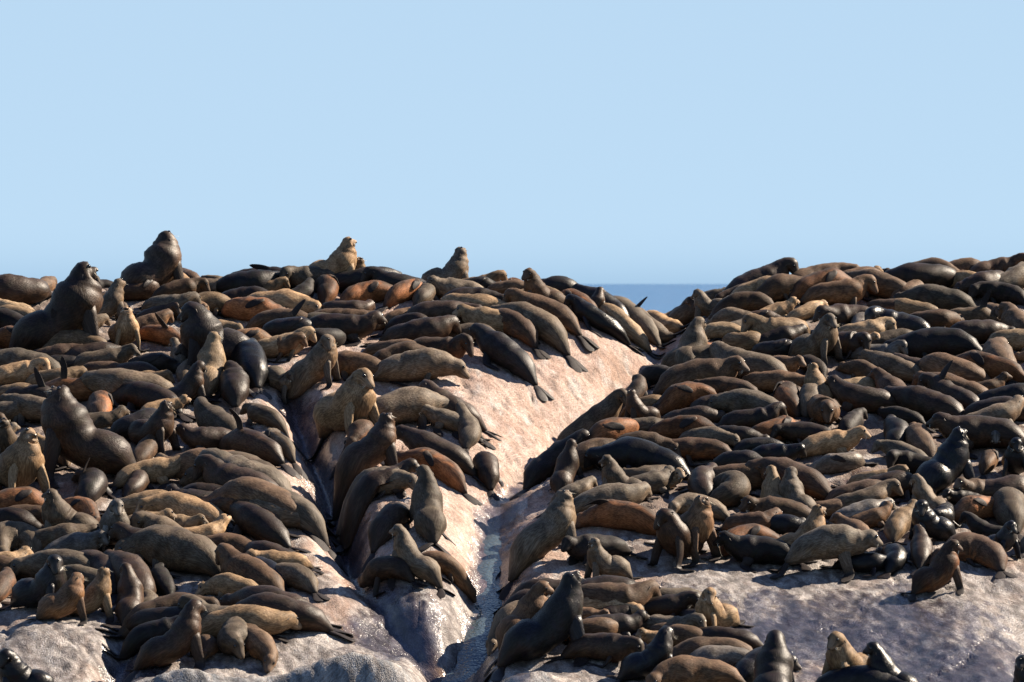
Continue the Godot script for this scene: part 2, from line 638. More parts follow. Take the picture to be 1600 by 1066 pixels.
func add_rings(rings: Array, cols: Array, uvs: Array, closed := true) -> void:
	var seg: int = rings[0].size()
	var base := mv.size()
	for i in rings.size():
		for j in seg:
			mv.append(rings[i][j])
			mc.append(cols[i][j])
			mu.append(uvs[i][j])
	for i in rings.size() - 1:
		for j in seg:
			var j2 := (j + 1) % seg
			var a := base + i * seg + j
			var b := base + (i + 1) * seg + j
			var c := base + i * seg + j2
			var d := base + (i + 1) * seg + j2
			mi.append_array(PackedInt32Array([a, b, c, b, d, c]))
	if closed:
		for e in [0, rings.size() - 1]:
			var m := Vector3.ZERO
			for q in rings[e]:
				m += q
			m /= seg
			var k := mv.size()
			mv.append(m)
			mc.append(cols[e][0])
			mu.append(uvs[e][0])
			for j in seg:
				var a: int = base + e * seg + j
				var b: int = base + e * seg + (j + 1) % seg
				if e == 0:
					mi.append_array(PackedInt32Array([a, b, k]))
				else:
					mi.append_array(PackedInt32Array([b, a, k]))


func add_flipper(path: Array, widths: Array, thick: Array, across: Vector3, L: float, tint: Color, root_tint: Color, late := 0.0) -> void:
	# a flat blade swept along a path of four points
	var rings := []
	var cols := []
	var uvs := []
	var n := widths.size()
	var seg := 10
	for i in n:
		var f := float(i) / (n - 1) * 3.0
		var k := mini(int(f), 2)
		var g := f - k
		var p0: Vector3 = path[maxi(k - 1, 0)]
		var p1: Vector3 = path[k]
		var p2: Vector3 = path[k + 1]
		var p3: Vector3 = path[mini(k + 2, 3)]
		var q := p1.cubic_interpolate(p2, p0, p3, g)
		var q2 := p1.cubic_interpolate(p2, p0, p3, minf(g + 0.05, 1.0))
		var q1 := p1.cubic_interpolate(p2, p0, p3, maxf(g - 0.05, 0.0))
		var t := (q2 - q1).normalized()
		var a: Vector3 = (across - t * across.dot(t)).normalized()
		var b := a.cross(t).normalized()
		var ring := []
		var cc := []
		var uu := []
		for j in seg:
			var an := TAU * j / seg
			ring.append(q + a * sin(an) * widths[i] * L + b * cos(an) * thick[i] * L)
			cc.append(root_tint.lerp(tint, smoothstep(late, late + 0.35, float(i) / (n - 1))))
			uu.append(Vector2(float(j) / seg, float(i) / n))
		rings.append(ring)
		cols.append(cc)
		uvs.append(uu)
	add_rings(rings, cols, uvs)


func build_seal(row: Array, k: int) -> void:
	rng.seed = 1000 + k * 7919
	var opts: PackedStringArray = String(row[6]).split(" ", false)
	var pose: String = row[0]
	var coat: Array = COATS[row[5]]
	var L: float = row[4]
	if pose in ["H", "U"]:
		L *= 0.77 if L < 2.0 else 0.84
	else:
		L *= 0.79
	var s := {
		"pose": pose, "length": L, "heading": float(row[3]) + (rng.randf_range(-22.0, 22.0) if row[6] == "" else 0.0), "coat": coat,
		"low": pose in ["L", "S", "C"],
		"bend": option(opts, "c", 165.0 if pose == "C" else rng.randf_range(-60.0, 60.0)),
		"turn": option(opts, "y", rng.randf_range(-45.0, 45.0)),
		"nose": option(opts, "n", -999.0),
		"bulk": option(opts, "k", rng.randf_range(1.0, 1.26) * (1.1 if pose in ["H", "U"] else 1.0) * (1.05 if "b" in opts else 1.0)),
		"mane": option(opts, "m", 0.16 if "b" in opts else 0.0),
		"head": 1.04 if "b" in opts else clampf(1.28 - 0.14 * L, 0.98, 1.14),
		"roll": option(opts, "r", 68.0 if pose == "S" else 0.0),
		"rollside": 1.0, "chin": maxf(0.0, rng.randf_range(-14.0, 34.0)) if rng.randf() > 0.22 else rng.randf_range(42.0, 62.0), "root": Vector3(0, 0, -68),
	}
	make_spine(s)
	# the pixel row[1], row[2] shows the top of the back of a lying seal and the top of the head of the others
	var anchor := Vector3.ZERO
	if s.low:
		anchor = s.points[12] + Vector3(0, s.v[12], 0)
	else:
		for i in TS.size():
			var top: Vector3 = s.points[i] + Vector3(0, s.v[i] * 0.9, 0)
			if TS[i] > 0.7 and top.y > anchor.y:
				anchor = top
	var dir := ray(row[1], row[2])
	var best := 1e9
	var hit := Vector3.ZERO
	var d := 57.2
	while d < 82.0:
		var q := EYE + dir * (d / -dir.z)
		var gx := q.x - anchor.x
		var gd := -(q.z - anchor.z)
		var gap := q.y - anchor.y - ground(gx, gd)
		if absf(gap) < best:
			best = absf(gap)
			hit = Vector3(gx, 0, -gd)
		if gap < 0.0:
			break
		d += 0.06
	hit.y = ground(hit.x, -hit.z)
	s.root = hit
	# lay the body on the rock
	var slope_x := (ground(hit.x + 0.3, -hit.z) - ground(hit.x - 0.3, -hit.z)) / 0.6
	var slope_z := (ground(hit.x, -hit.z - 0.3) - ground(hit.x, -hit.z + 0.3)) / 0.6
	var gy := []
	for i in TS.size():
		var q: Vector3 = s.points[i]
		var g := ground(hit.x + q.x, -(hit.z + q.z)) - hit.y
		gy.append(g)
		s.points[i] = Vector3(q.x, q.y + g, q.z)
	for i in range(0, TS.size(), 3):
		mark(hit + s.points[i])
	frames(s)
	mv = PackedVector3Array()
	mc = PackedColorArray()
	mu = PackedVector2Array()
	mi = PackedInt32Array()
	body_rings(s, gy, slope_x, slope_z)
	flippers(s, gy, opts)
	var nrm := smooth_normals()
	var arr := []
	arr.resize(Mesh.ARRAY_MAX)
	arr[Mesh.ARRAY_VERTEX] = mv
	arr[Mesh.ARRAY_NORMAL] = nrm
	arr[Mesh.ARRAY_COLOR] = mc
	arr[Mesh.ARRAY_TEX_UV] = mu
	arr[Mesh.ARRAY_INDEX] = mi
	var mesh := ArrayMesh.new()
	mesh.add_surface_from_arrays(Mesh.PRIMITIVE_TRIANGLES, arr)
	var o := Node3D.new()
	o.name = numbered("fur_seal")
	o.position = hit
	o.set_meta("label", row[7])
	o.set_meta("category", "seal")
	o.set_meta("group", "fur seals hauled out on the rocks")
	add_child(o)
	var body := MeshInstance3D.new()
	body.name = "body"
	body.mesh = mesh
	body.material_override = mats[coat[3]]
	o.add_child(body, true)
	face(s, o, opts)


func body_rings(s: Dictionary, gy: Array, slope_x: float, slope_z: float) -> void:
	var L: float = s.length
	var rings := []
	var cols := []
	var uvs := []
	var o := Vector3(rng.randf() * 90.0, rng.randf() * 90.0, rng.randf() * 90.0)
	var coat: Array = s.coat
	var shade := rng.randf_range(0.55, 1.35)
	var warm := rng.randf_range(0.96, 1.06)
	var pale := rng.randf_range(0.0, 0.5)
	var upright: bool = not s.low
	var phase := rng.randf() * TAU
	for i in TS.size():
		var t: float = TS[i]
		var c: Vector3 = s.points[i]
		var T: Vector3 = s.frames[i][0]
		var R: Vector3 = s.frames[i][1]
		var U: Vector3 = s.frames[i][2]
		var ring := []
		var cc := []
		var uu := []
		var fold := 0.0
		if upright:
			fold = (0.006 if s.mane > 0.0 else 0.016) * (smoothstep(0.55, 0.66, t) - smoothstep(0.82, 0.87, t)) * sin(t * 150.0 + phase)
		var muzzle := smoothstep(0.905, 0.94, t)
		for j in SEG:
			var an := TAU * j / SEG
			var ca := cos(an)
			var sa := sin(an)
			var p := c
			var rw: float = s.w[i]
			var rv: float = s.v[i]
			# shoulders and hips swell the sides, the brow is domed and the muzzle sits low
			var bulge := 1.0 + 0.07 * exp(-pow((t - 0.6) / 0.05, 2.0)) * absf(sa) + 0.06 * exp(-pow((t - 0.16) / 0.05, 2.0)) * absf(sa)
			bulge += fold * (1.0 + 0.5 * sin(an * 2.0 + phase))
			var lump := n_fur.get_noise_3d(o.x + sa * 0.25, o.y + ca * 0.25, o.z + t * L * 0.95)
			bulge += (0.11 * lump - 0.05 * exp(-pow((t - 0.7) / 0.03, 2.0))) * (1.0 - smoothstep(0.84, 0.9, t))
			var off := U * (ca * rv * bulge) + R * (sa * rw * bulge)
			if ca < 0.0 and t < 0.7:
				off = U * (ca * rv * bulge * 0.96) + R * (sa * rw * bulge * (1.0 + 0.05 * -ca))
			p += off - U * (muzzle * 0.008 * L)
			if ca > 0.0:
				p += U * (0.007 * L * ca * exp(-pow((t - 0.885) / 0.022, 2.0)))
			# the weight of the body flattens it where it touches the rock
			var g: float = gy[i] + slope_x * (p.x - c.x) + slope_z * -(p.z - c.z)
			var floor_y := g - 0.012
			if p.y < floor_y:
				p += Vector3(off.x, 0, off.z) * 0.10
				p.y = floor_y
			ring.append(p)
			# coat: back, belly, pale muzzle, blotches
			var down := absf(an - PI) / PI                       # 0 on the belly, 1 on the back
			var blot := n_fur.get_noise_3d(o.y + t * L * 1.6, o.z + sa * 0.5, o.x + ca * 0.5)
			var belly := 1.0 - smoothstep(0.30, 0.62, down + blot * 0.35)
			var col: Color = coat[0].lerp(coat[1], belly * 0.95)
			col = col.lerp(coat[2], muzzle * 0.8)
			col = col.lerp(coat[2], pale * smoothstep(0.6, 0.72, t) * (1.0 - smoothstep(0.25, 0.6, down + blot * 0.3)))
			var lid := exp(-pow((t - 0.91) / 0.012, 2.0) - pow((absf(an if an < PI else an - TAU) - 0.92) / 0.3, 2.0))
			col = col.lerp(Color(0.03, 0.025, 0.022), lid * 0.75)
			var m := shade * (1.0 + 0.4 * blot)
			var damp := n_fur.get_noise_3d(o.z + t * L * 0.9, o.x + sa * 0.35 + 30.0, o.y + ca * 0.35)
			m *= 1.0 - 0.42 * smoothstep(0.02, 0.2, damp + 0.25 * blot)
			var tailing := 1.0 - smoothstep(0.0, 0.09, t)
			col = Color(col.r * m * warm, col.g * m, col.b * m / warm)
			col = col.lerp(SKIN, tailing * 0.8)
			cc.append(col)
			uu.append(Vector2(float(j) / SEG * 2.0, t * L * 0.8))
		rings.append(ring)
		cols.append(cc)
		uvs.append(uu)
	add_rings(rings, cols, uvs)


func flippers(s: Dictionary, gy: Array, opts: PackedStringArray) -> void:
	var L: float = s.length
	var root: Vector3 = s.root
	var i := 15
	var c: Vector3 = s.points[i]
	var T: Vector3 = s.frames[i][0]
	var R: Vector3 = s.frames[i][1]
	var U: Vector3 = s.frames[i][2]
	var w: float = s.w[i]
	var v: float = s.v[i]
	var fw := Vector3(T.x, 0, T.z).normalized() if Vector3(T.x, 0, T.z).length() > 0.05 else heading_vector(s.heading)
	var to_cam: Vector3 = (EYE - root).normalized()
	var wid := [0.040, 0.045, 0.048, 0.048, 0.045, 0.041, 0.034, 0.024, 0.008]
	var thk := [0.036, 0.026, 0.018, 0.013, 0.011, 0.009, 0.007, 0.005, 0.003]
	var fur: Color = s.coat[0]
	for side in [-1.0, 1.0]:
		var a: Vector3 = c + R * side * w * 0.62 - U * v * 0.42
		var path: Array
		var across := T
		var raised: bool = "f" in opts and (R * side).dot(to_cam if s.roll == 0.0 else Vector3.UP) > 0.0
		if raised:
			a = c + R * side * w * 0.7
			var lean := deg_to_rad(option(opts, "l", rng.randf_range(-40.0, 40.0)))
			var hook := rng.randf_range(-0.5, 0.9)
			var up: Vector3 = (Vector3.UP * cos(lean) + Vector3.RIGHT * sin(lean) + to_cam * 0.15).normalized()
			var up2: Vector3 = up.rotated(Vector3.BACK, -hook * signf(lean + 0.01))
			path = [a, a + up * 0.12 * L, a + up * 0.17 * L + up2 * 0.05 * L, a + up * 0.19 * L + up2 * 0.13 * L]
			across = (T * 0.8 + R * 0.4).normalized()
		elif s.low and s.roll != 0.0:
			if (R * side).y < 0.0:
				continue
			# folded down over the flank and belly of a seal on its side
			path = []
			for q in 4:
				var k := i - int(q * 1.6)
				var al: float = [0.1, 0.45, 0.8, 1.0][q]
				var cr: Vector3 = s.points[k]
				var d: Vector3 = s.frames[k][1] * side * cos(al) * (s.w[k] + 0.006) - s.frames[k][2] * sin(al) * (s.v[k] + 0.006)
				path.append(cr + d * (0.86 if q == 0 else 1.02))
			across = T
		elif s.low:
			var out: Vector3 = Vector3(R.x, 0, R.z).normalized() * side
			path = [a]
			for q in [[0.045, 0.035], [0.075, 0.12], [0.08, 0.23]]:
				var e: Vector3 = c + out * (w + q[0] * L * 0.7) - fw * q[1] * L
				e.y = ground(root.x + e.x, -(root.z + e.z)) - root.y + 0.018 * L
				path.append(e)
			across = (fw * 0.5 + out * 0.9).normalized()
		else:
			# the fore flippers prop up the chest
			var out: Vector3 = R * side
			out.y = 0
			out = out.normalized()
			var knee: Vector3 = a + out * 0.045 * L + fw * 0.03 * L
			var wrist: Vector3 = a + out * 0.06 * L + fw * 0.06 * L
			wrist.y = ground(root.x + wrist.x, -(root.z + wrist.z)) - root.y + 0.022 * L
			knee.y = lerpf(a.y, wrist.y, 0.55)
			var tip: Vector3 = wrist + out * 0.15 * L - fw * 0.09 * L
			tip.y = ground(root.x + tip.x, -(root.z + tip.z)) - root.y + 0.008 * L
			path = [a, knee, wrist, tip]
			wid = [0.066, 0.066, 0.062, 0.056, 0.052, 0.054, 0.056, 0.046, 0.014]
			thk = [0.050, 0.042, 0.034, 0.026, 0.019, 0.014, 0.009, 0.006, 0.003]
			across = (fw * 0.95 + out * 0.2).normalized()
		add_flipper(path, wid, thk, across, L, SKIN, fur, 0.3 if not s.low else 0.0)
	# hind flippers
	var c0: Vector3 = s.points[0]
	var back: Vector3 = -s.frames[0][0]
	back.y = 0
	back = back.normalized()
	var side0: Vector3 = Vector3(-back.z, 0, back.x)
	var hw := [0.026, 0.034, 0.04, 0.046, 0.052, 0.057, 0.058, 0.052, 0.03]
	var ht := [0.02, 0.017, 0.013, 0.011, 0.009, 0.008, 0.006, 0.005, 0.003]
	for side in [-1.0, 1.0]:
		var a: Vector3 = c0 - back * 0.03 * L + side0 * side * 0.014 * L
		if "h" in opts:
			for q in 4:
				var up: Vector3 = (Vector3.UP * 1.0 + back * 0.25 + side0 * side * (0.12 + 0.1 * q)).normalized()
				var e := a + up * (0.11 + 0.012 * q) * L
				add_flipper([a, a.lerp(e, 0.4), a.lerp(e, 0.8), e], [0.012, 0.011, 0.010, 0.009, 0.008, 0.005], [0.009, 0.007, 0.006, 0.005, 0.004, 0.002], back, L, SKIN, SKIN)
			continue
		var spread: float = rng.randf_range(0.12, 0.4) if s.low else rng.randf_range(0.5, 1.3)
		var dirv: Vector3 = (back * cos(spread) + side0 * side * sin(spread)).normalized()
		var path := [a]
		for q in [0.06, 0.13, 0.2]:
			var e: Vector3 = c0 + dirv * q * L + side0 * side * 0.014 * L
			e.y = ground(root.x + e.x, -(root.z + e.z)) - root.y + lerpf(0.026, 0.008, q / 0.2) * L
			path.append(e)
		add_flipper(path, hw, ht, Vector3.UP.cross(dirv).normalized(), L, SKIN, SKIN)


func smooth_normals() -> PackedVector3Array:
	var n := PackedVector3Array()
	n.resize(mv.size())
	for q in range(0, mi.size(), 3):
		var a := mi[q]
		var b := mi[q + 1]
		var c := mi[q + 2]
		var f := (mv[c] - mv[a]).cross(mv[b] - mv[a])
		n[a] += f
		n[b] += f
		n[c] += f
	for q in n.size():
		n[q] = n[q].normalized()
	return n


func small_mesh(kind: String) -> Mesh:
	if small_meshes.has(kind):
		return small_meshes[kind]
	var m: Mesh
	if kind == "ear":
		var c := CylinderMesh.new()
		c.top_radius = 0.1
		c.bottom_radius = 0.42
		c.height = 2.0
		c.radial_segments = 6
		c.rings = 1
		m = c
	else:
		var b := SphereMesh.new()
		b.radius = 1.0
		b.height = 2.0
		b.radial_segments = 10
		b.rings = 6
		m = b
	small_meshes[kind] = m
	return m


func add_bit(o: Node3D, called: String, kind: String, mat: String, basis_: Basis, at: Vector3) -> void:
	var b := MeshInstance3D.new()
	b.name = called
	b.mesh = small_mesh(kind)
	b.material_override = mats[mat]
	b.transform = Transform3D(basis_, at)
	o.add_child(b, true)


func face(s: Dictionary, o: Node3D, opts: PackedStringArray) -> void:
	var L: float = s.length
	var hs: float = L * s.head * s.bulk
	for side in [-1.0, 1.0]:
		var i := 27                                            # eye ring
		var T: Vector3 = s.frames[i][0]
		var R: Vector3 = s.frames[i][1]
		var U: Vector3 = s.frames[i][2]
		var al := deg_to_rad(52.0)
		var p: Vector3 = s.points[i] + R * side * sin(al) * s.w[i] * 0.93 + U * (cos(al) * s.v[i] * 0.93 - 0.004 * L)
		add_bit(o, "eye", "ball", "eye", Basis(T, U, R).scaled(Vector3.ONE * 0.0125 * hs), p)
		i = 23                                                 # ear ring
		T = s.frames[i][0]
		R = s.frames[i][1]
		U = s.frames[i][2]
		al = deg_to_rad(78.0)
		p = s.points[i] + R * side * sin(al) * s.w[i] * 0.98 + U * cos(al) * s.v[i] * 0.98
		var ax: Vector3 = (-T * 0.9 + R * side * 0.45 - U * 0.35).normalized()
		var bx: Vector3 = ax.cross(U).normalized()
		add_bit(o, "ear", "ear", "ear", Basis(bx * 0.013 * hs, ax * 0.013 * hs, bx.cross(ax) * 0.013 * hs), p + ax * 0.008 * hs)
	var e := TS.size() - 2
	var Tn: Vector3 = s.frames[e][0]
	var Rn: Vector3 = s.frames[e][1]
	var Un: Vector3 = s.frames[e][2]
	var tip: Vector3 = s.points[e] + Un * (s.v[e] * 0.35 - 0.008 * L) 
	add_bit(o, "nose", "ball", "nose", Basis(Tn * 0.012 * hs, Un * 0.011 * hs, Rn * 0.016 * hs), tip)
	if s.low or "q" in opts:
		return
	var st := SurfaceTool.new()
	st.begin(Mesh.PRIMITIVE_TRIANGLES)
	for side in [-1.0, 1.0]:
		for q in 5:
			var i := 31
			var T: Vector3 = s.frames[i][0]
			var R: Vector3 = s.frames[i][1]
			var U: Vector3 = s.frames[i][2]
			var b: Vector3 = s.points[i] + R * side * s.w[i] * 0.9 - U * (0.012 * L + 0.004 * L * q)
			var t: Vector3 = b + (R * side * 0.8 - U * (0.25 + 0.15 * q) - T * (0.35 - 0.12 * q)).normalized() * 0.075 * L
			var x := (t - b).cross(U).normalized() * 0.0016
			var y := (t - b).cross(x).normalized() * 0.0016
			for f in [[x, y], [y, -x], [-x, -y], [-y, x]]:
				st.add_vertex(b + f[0])
				st.add_vertex(t)
				st.add_vertex(b + f[1])
	st.generate_normals()
	var wk := MeshInstance3D.new()
	wk.name = "whiskers"
	wk.set_meta("kind", "stuff")
	wk.mesh = st.commit()
	wk.material_override = mats["whisker"]
	o.add_child(wk, true)


# ------------------------------------------------------------------ the seals glimpsed between the others
var taken := {}


func mark(p: Vector3) -> void:
	var key := Vector2i(int(floor(p.x * 2.0)), int(floor(-p.z * 2.0)))
	if not taken.has(key):
		taken[key] = []
	taken[key].append(Vector2(p.x, -p.z))


func crowded(x: float, d: float, room: float) -> bool:
	var kx := int(floor(x * 2.0))
	var kd := int(floor(d * 2.0))
	for i in range(-1, 2):
		for j in range(-1, 2):
			for q in taken.get(Vector2i(kx + i, kd + j), []):
				if q.distance_to(Vector2(x, d)) < room:
					return true
	return false


func in_herd(x: float, d: float) -> bool:
	if d < 61.6 or d > 79.0 or absf(x) > 11.0:
		return false
	if x > along(gully_b, d).x + 1.0:
		return d > 63.0
	if d < 72.0:
		return x < along(gully_a, d).x - 0.75
	return x < (-1.4 if d < 75.0 else 0.2)


func build_rest() -> void:
	rng.seed = 4242
	mv = PackedVector3Array()
	mc = PackedColorArray()
	mu = PackedVector2Array()
	mi = PackedInt32Array()
	var made := 0
	var tries := 0
	while made < 170 and tries < 9000:
		tries += 1
		var x := rng.randf_range(-11.0, 11.0)
		var d := rng.randf_range(61.6, 79.0)
		if not in_herd(x, d) or crowded(x, d, 0.36):
			continue
		var pose: String = ["L", "L", "L", "L", "S", "A"][rng.randi() % 6]
		var s := {
			"pose": pose, "length": rng.randf_range(0.95, 1.35), "heading": rng.randf_range(-40.0, 220.0), "coat": COATS[["T", "G", "G", "B", "B", "R", "D", "K"][rng.randi() % 8]],
			"low": pose != "A", "bend": rng.randf_range(-70.0, 70.0), "turn": rng.randf_range(-50.0, 50.0), "nose": -999.0,
			"bulk": rng.randf_range(0.95, 1.2), "mane": 0.0, "head": 1.1, "roll": 68.0 if pose == "S" else 0.0,
			"rollside": 1.0, "root": Vector3(x, ground(x, d), -d), "chin": rng.randf_range(0.0, 50.0),
		}
		make_spine(s)
		var clear := true
		for i in [2, 8, 16, 22, 28]:
			var q: Vector3 = s.root + s.points[i]
			if crowded(q.x, -q.z, 0.27):
				clear = false
		if not clear:
			continue
		var gy := []
		for i in TS.size():
			var q: Vector3 = s.points[i]
			var g: float = ground(x + q.x, d - q.z) - s.root.y
			gy.append(g)
			s.points[i] = Vector3(q.x, q.y + g, q.z)
			if i % 3 == 0:
				mark(s.root + s.points[i])
		frames(s)
		var from := mv.size()
		body_rings(s, gy, (ground(x + 0.3, d) - ground(x - 0.3, d)) / 0.6, (ground(x, d + 0.3) - ground(x, d - 0.3)) / 0.6)
		flippers(s, gy, PackedStringArray())
		for k in range(from, mv.size()):
			mv[k] += s.root
		made += 1
	var arr := []
	arr.resize(Mesh.ARRAY_MAX)
	arr[Mesh.ARRAY_VERTEX] = mv
	arr[Mesh.ARRAY_NORMAL] = smooth_normals()
	arr[Mesh.ARRAY_COLOR] = mc
	arr[Mesh.ARRAY_TEX_UV] = mu
	arr[Mesh.ARRAY_INDEX] = mi
	var mesh := ArrayMesh.new()
	mesh.add_surface_from_arrays(Mesh.PRIMITIVE_TRIANGLES, arr)
	var o := MeshInstance3D.new()
	o.name = "seal_crowd"
	o.mesh = mesh
	o.material_override = mats["fur"]
	o.set_meta("kind", "stuff")
	o.set_meta("label", "smaller seals half hidden between the other seals of the herd")
	o.set_meta("category", "seals")
	add_child(o)
	print("rest ", made, " of ", tries)


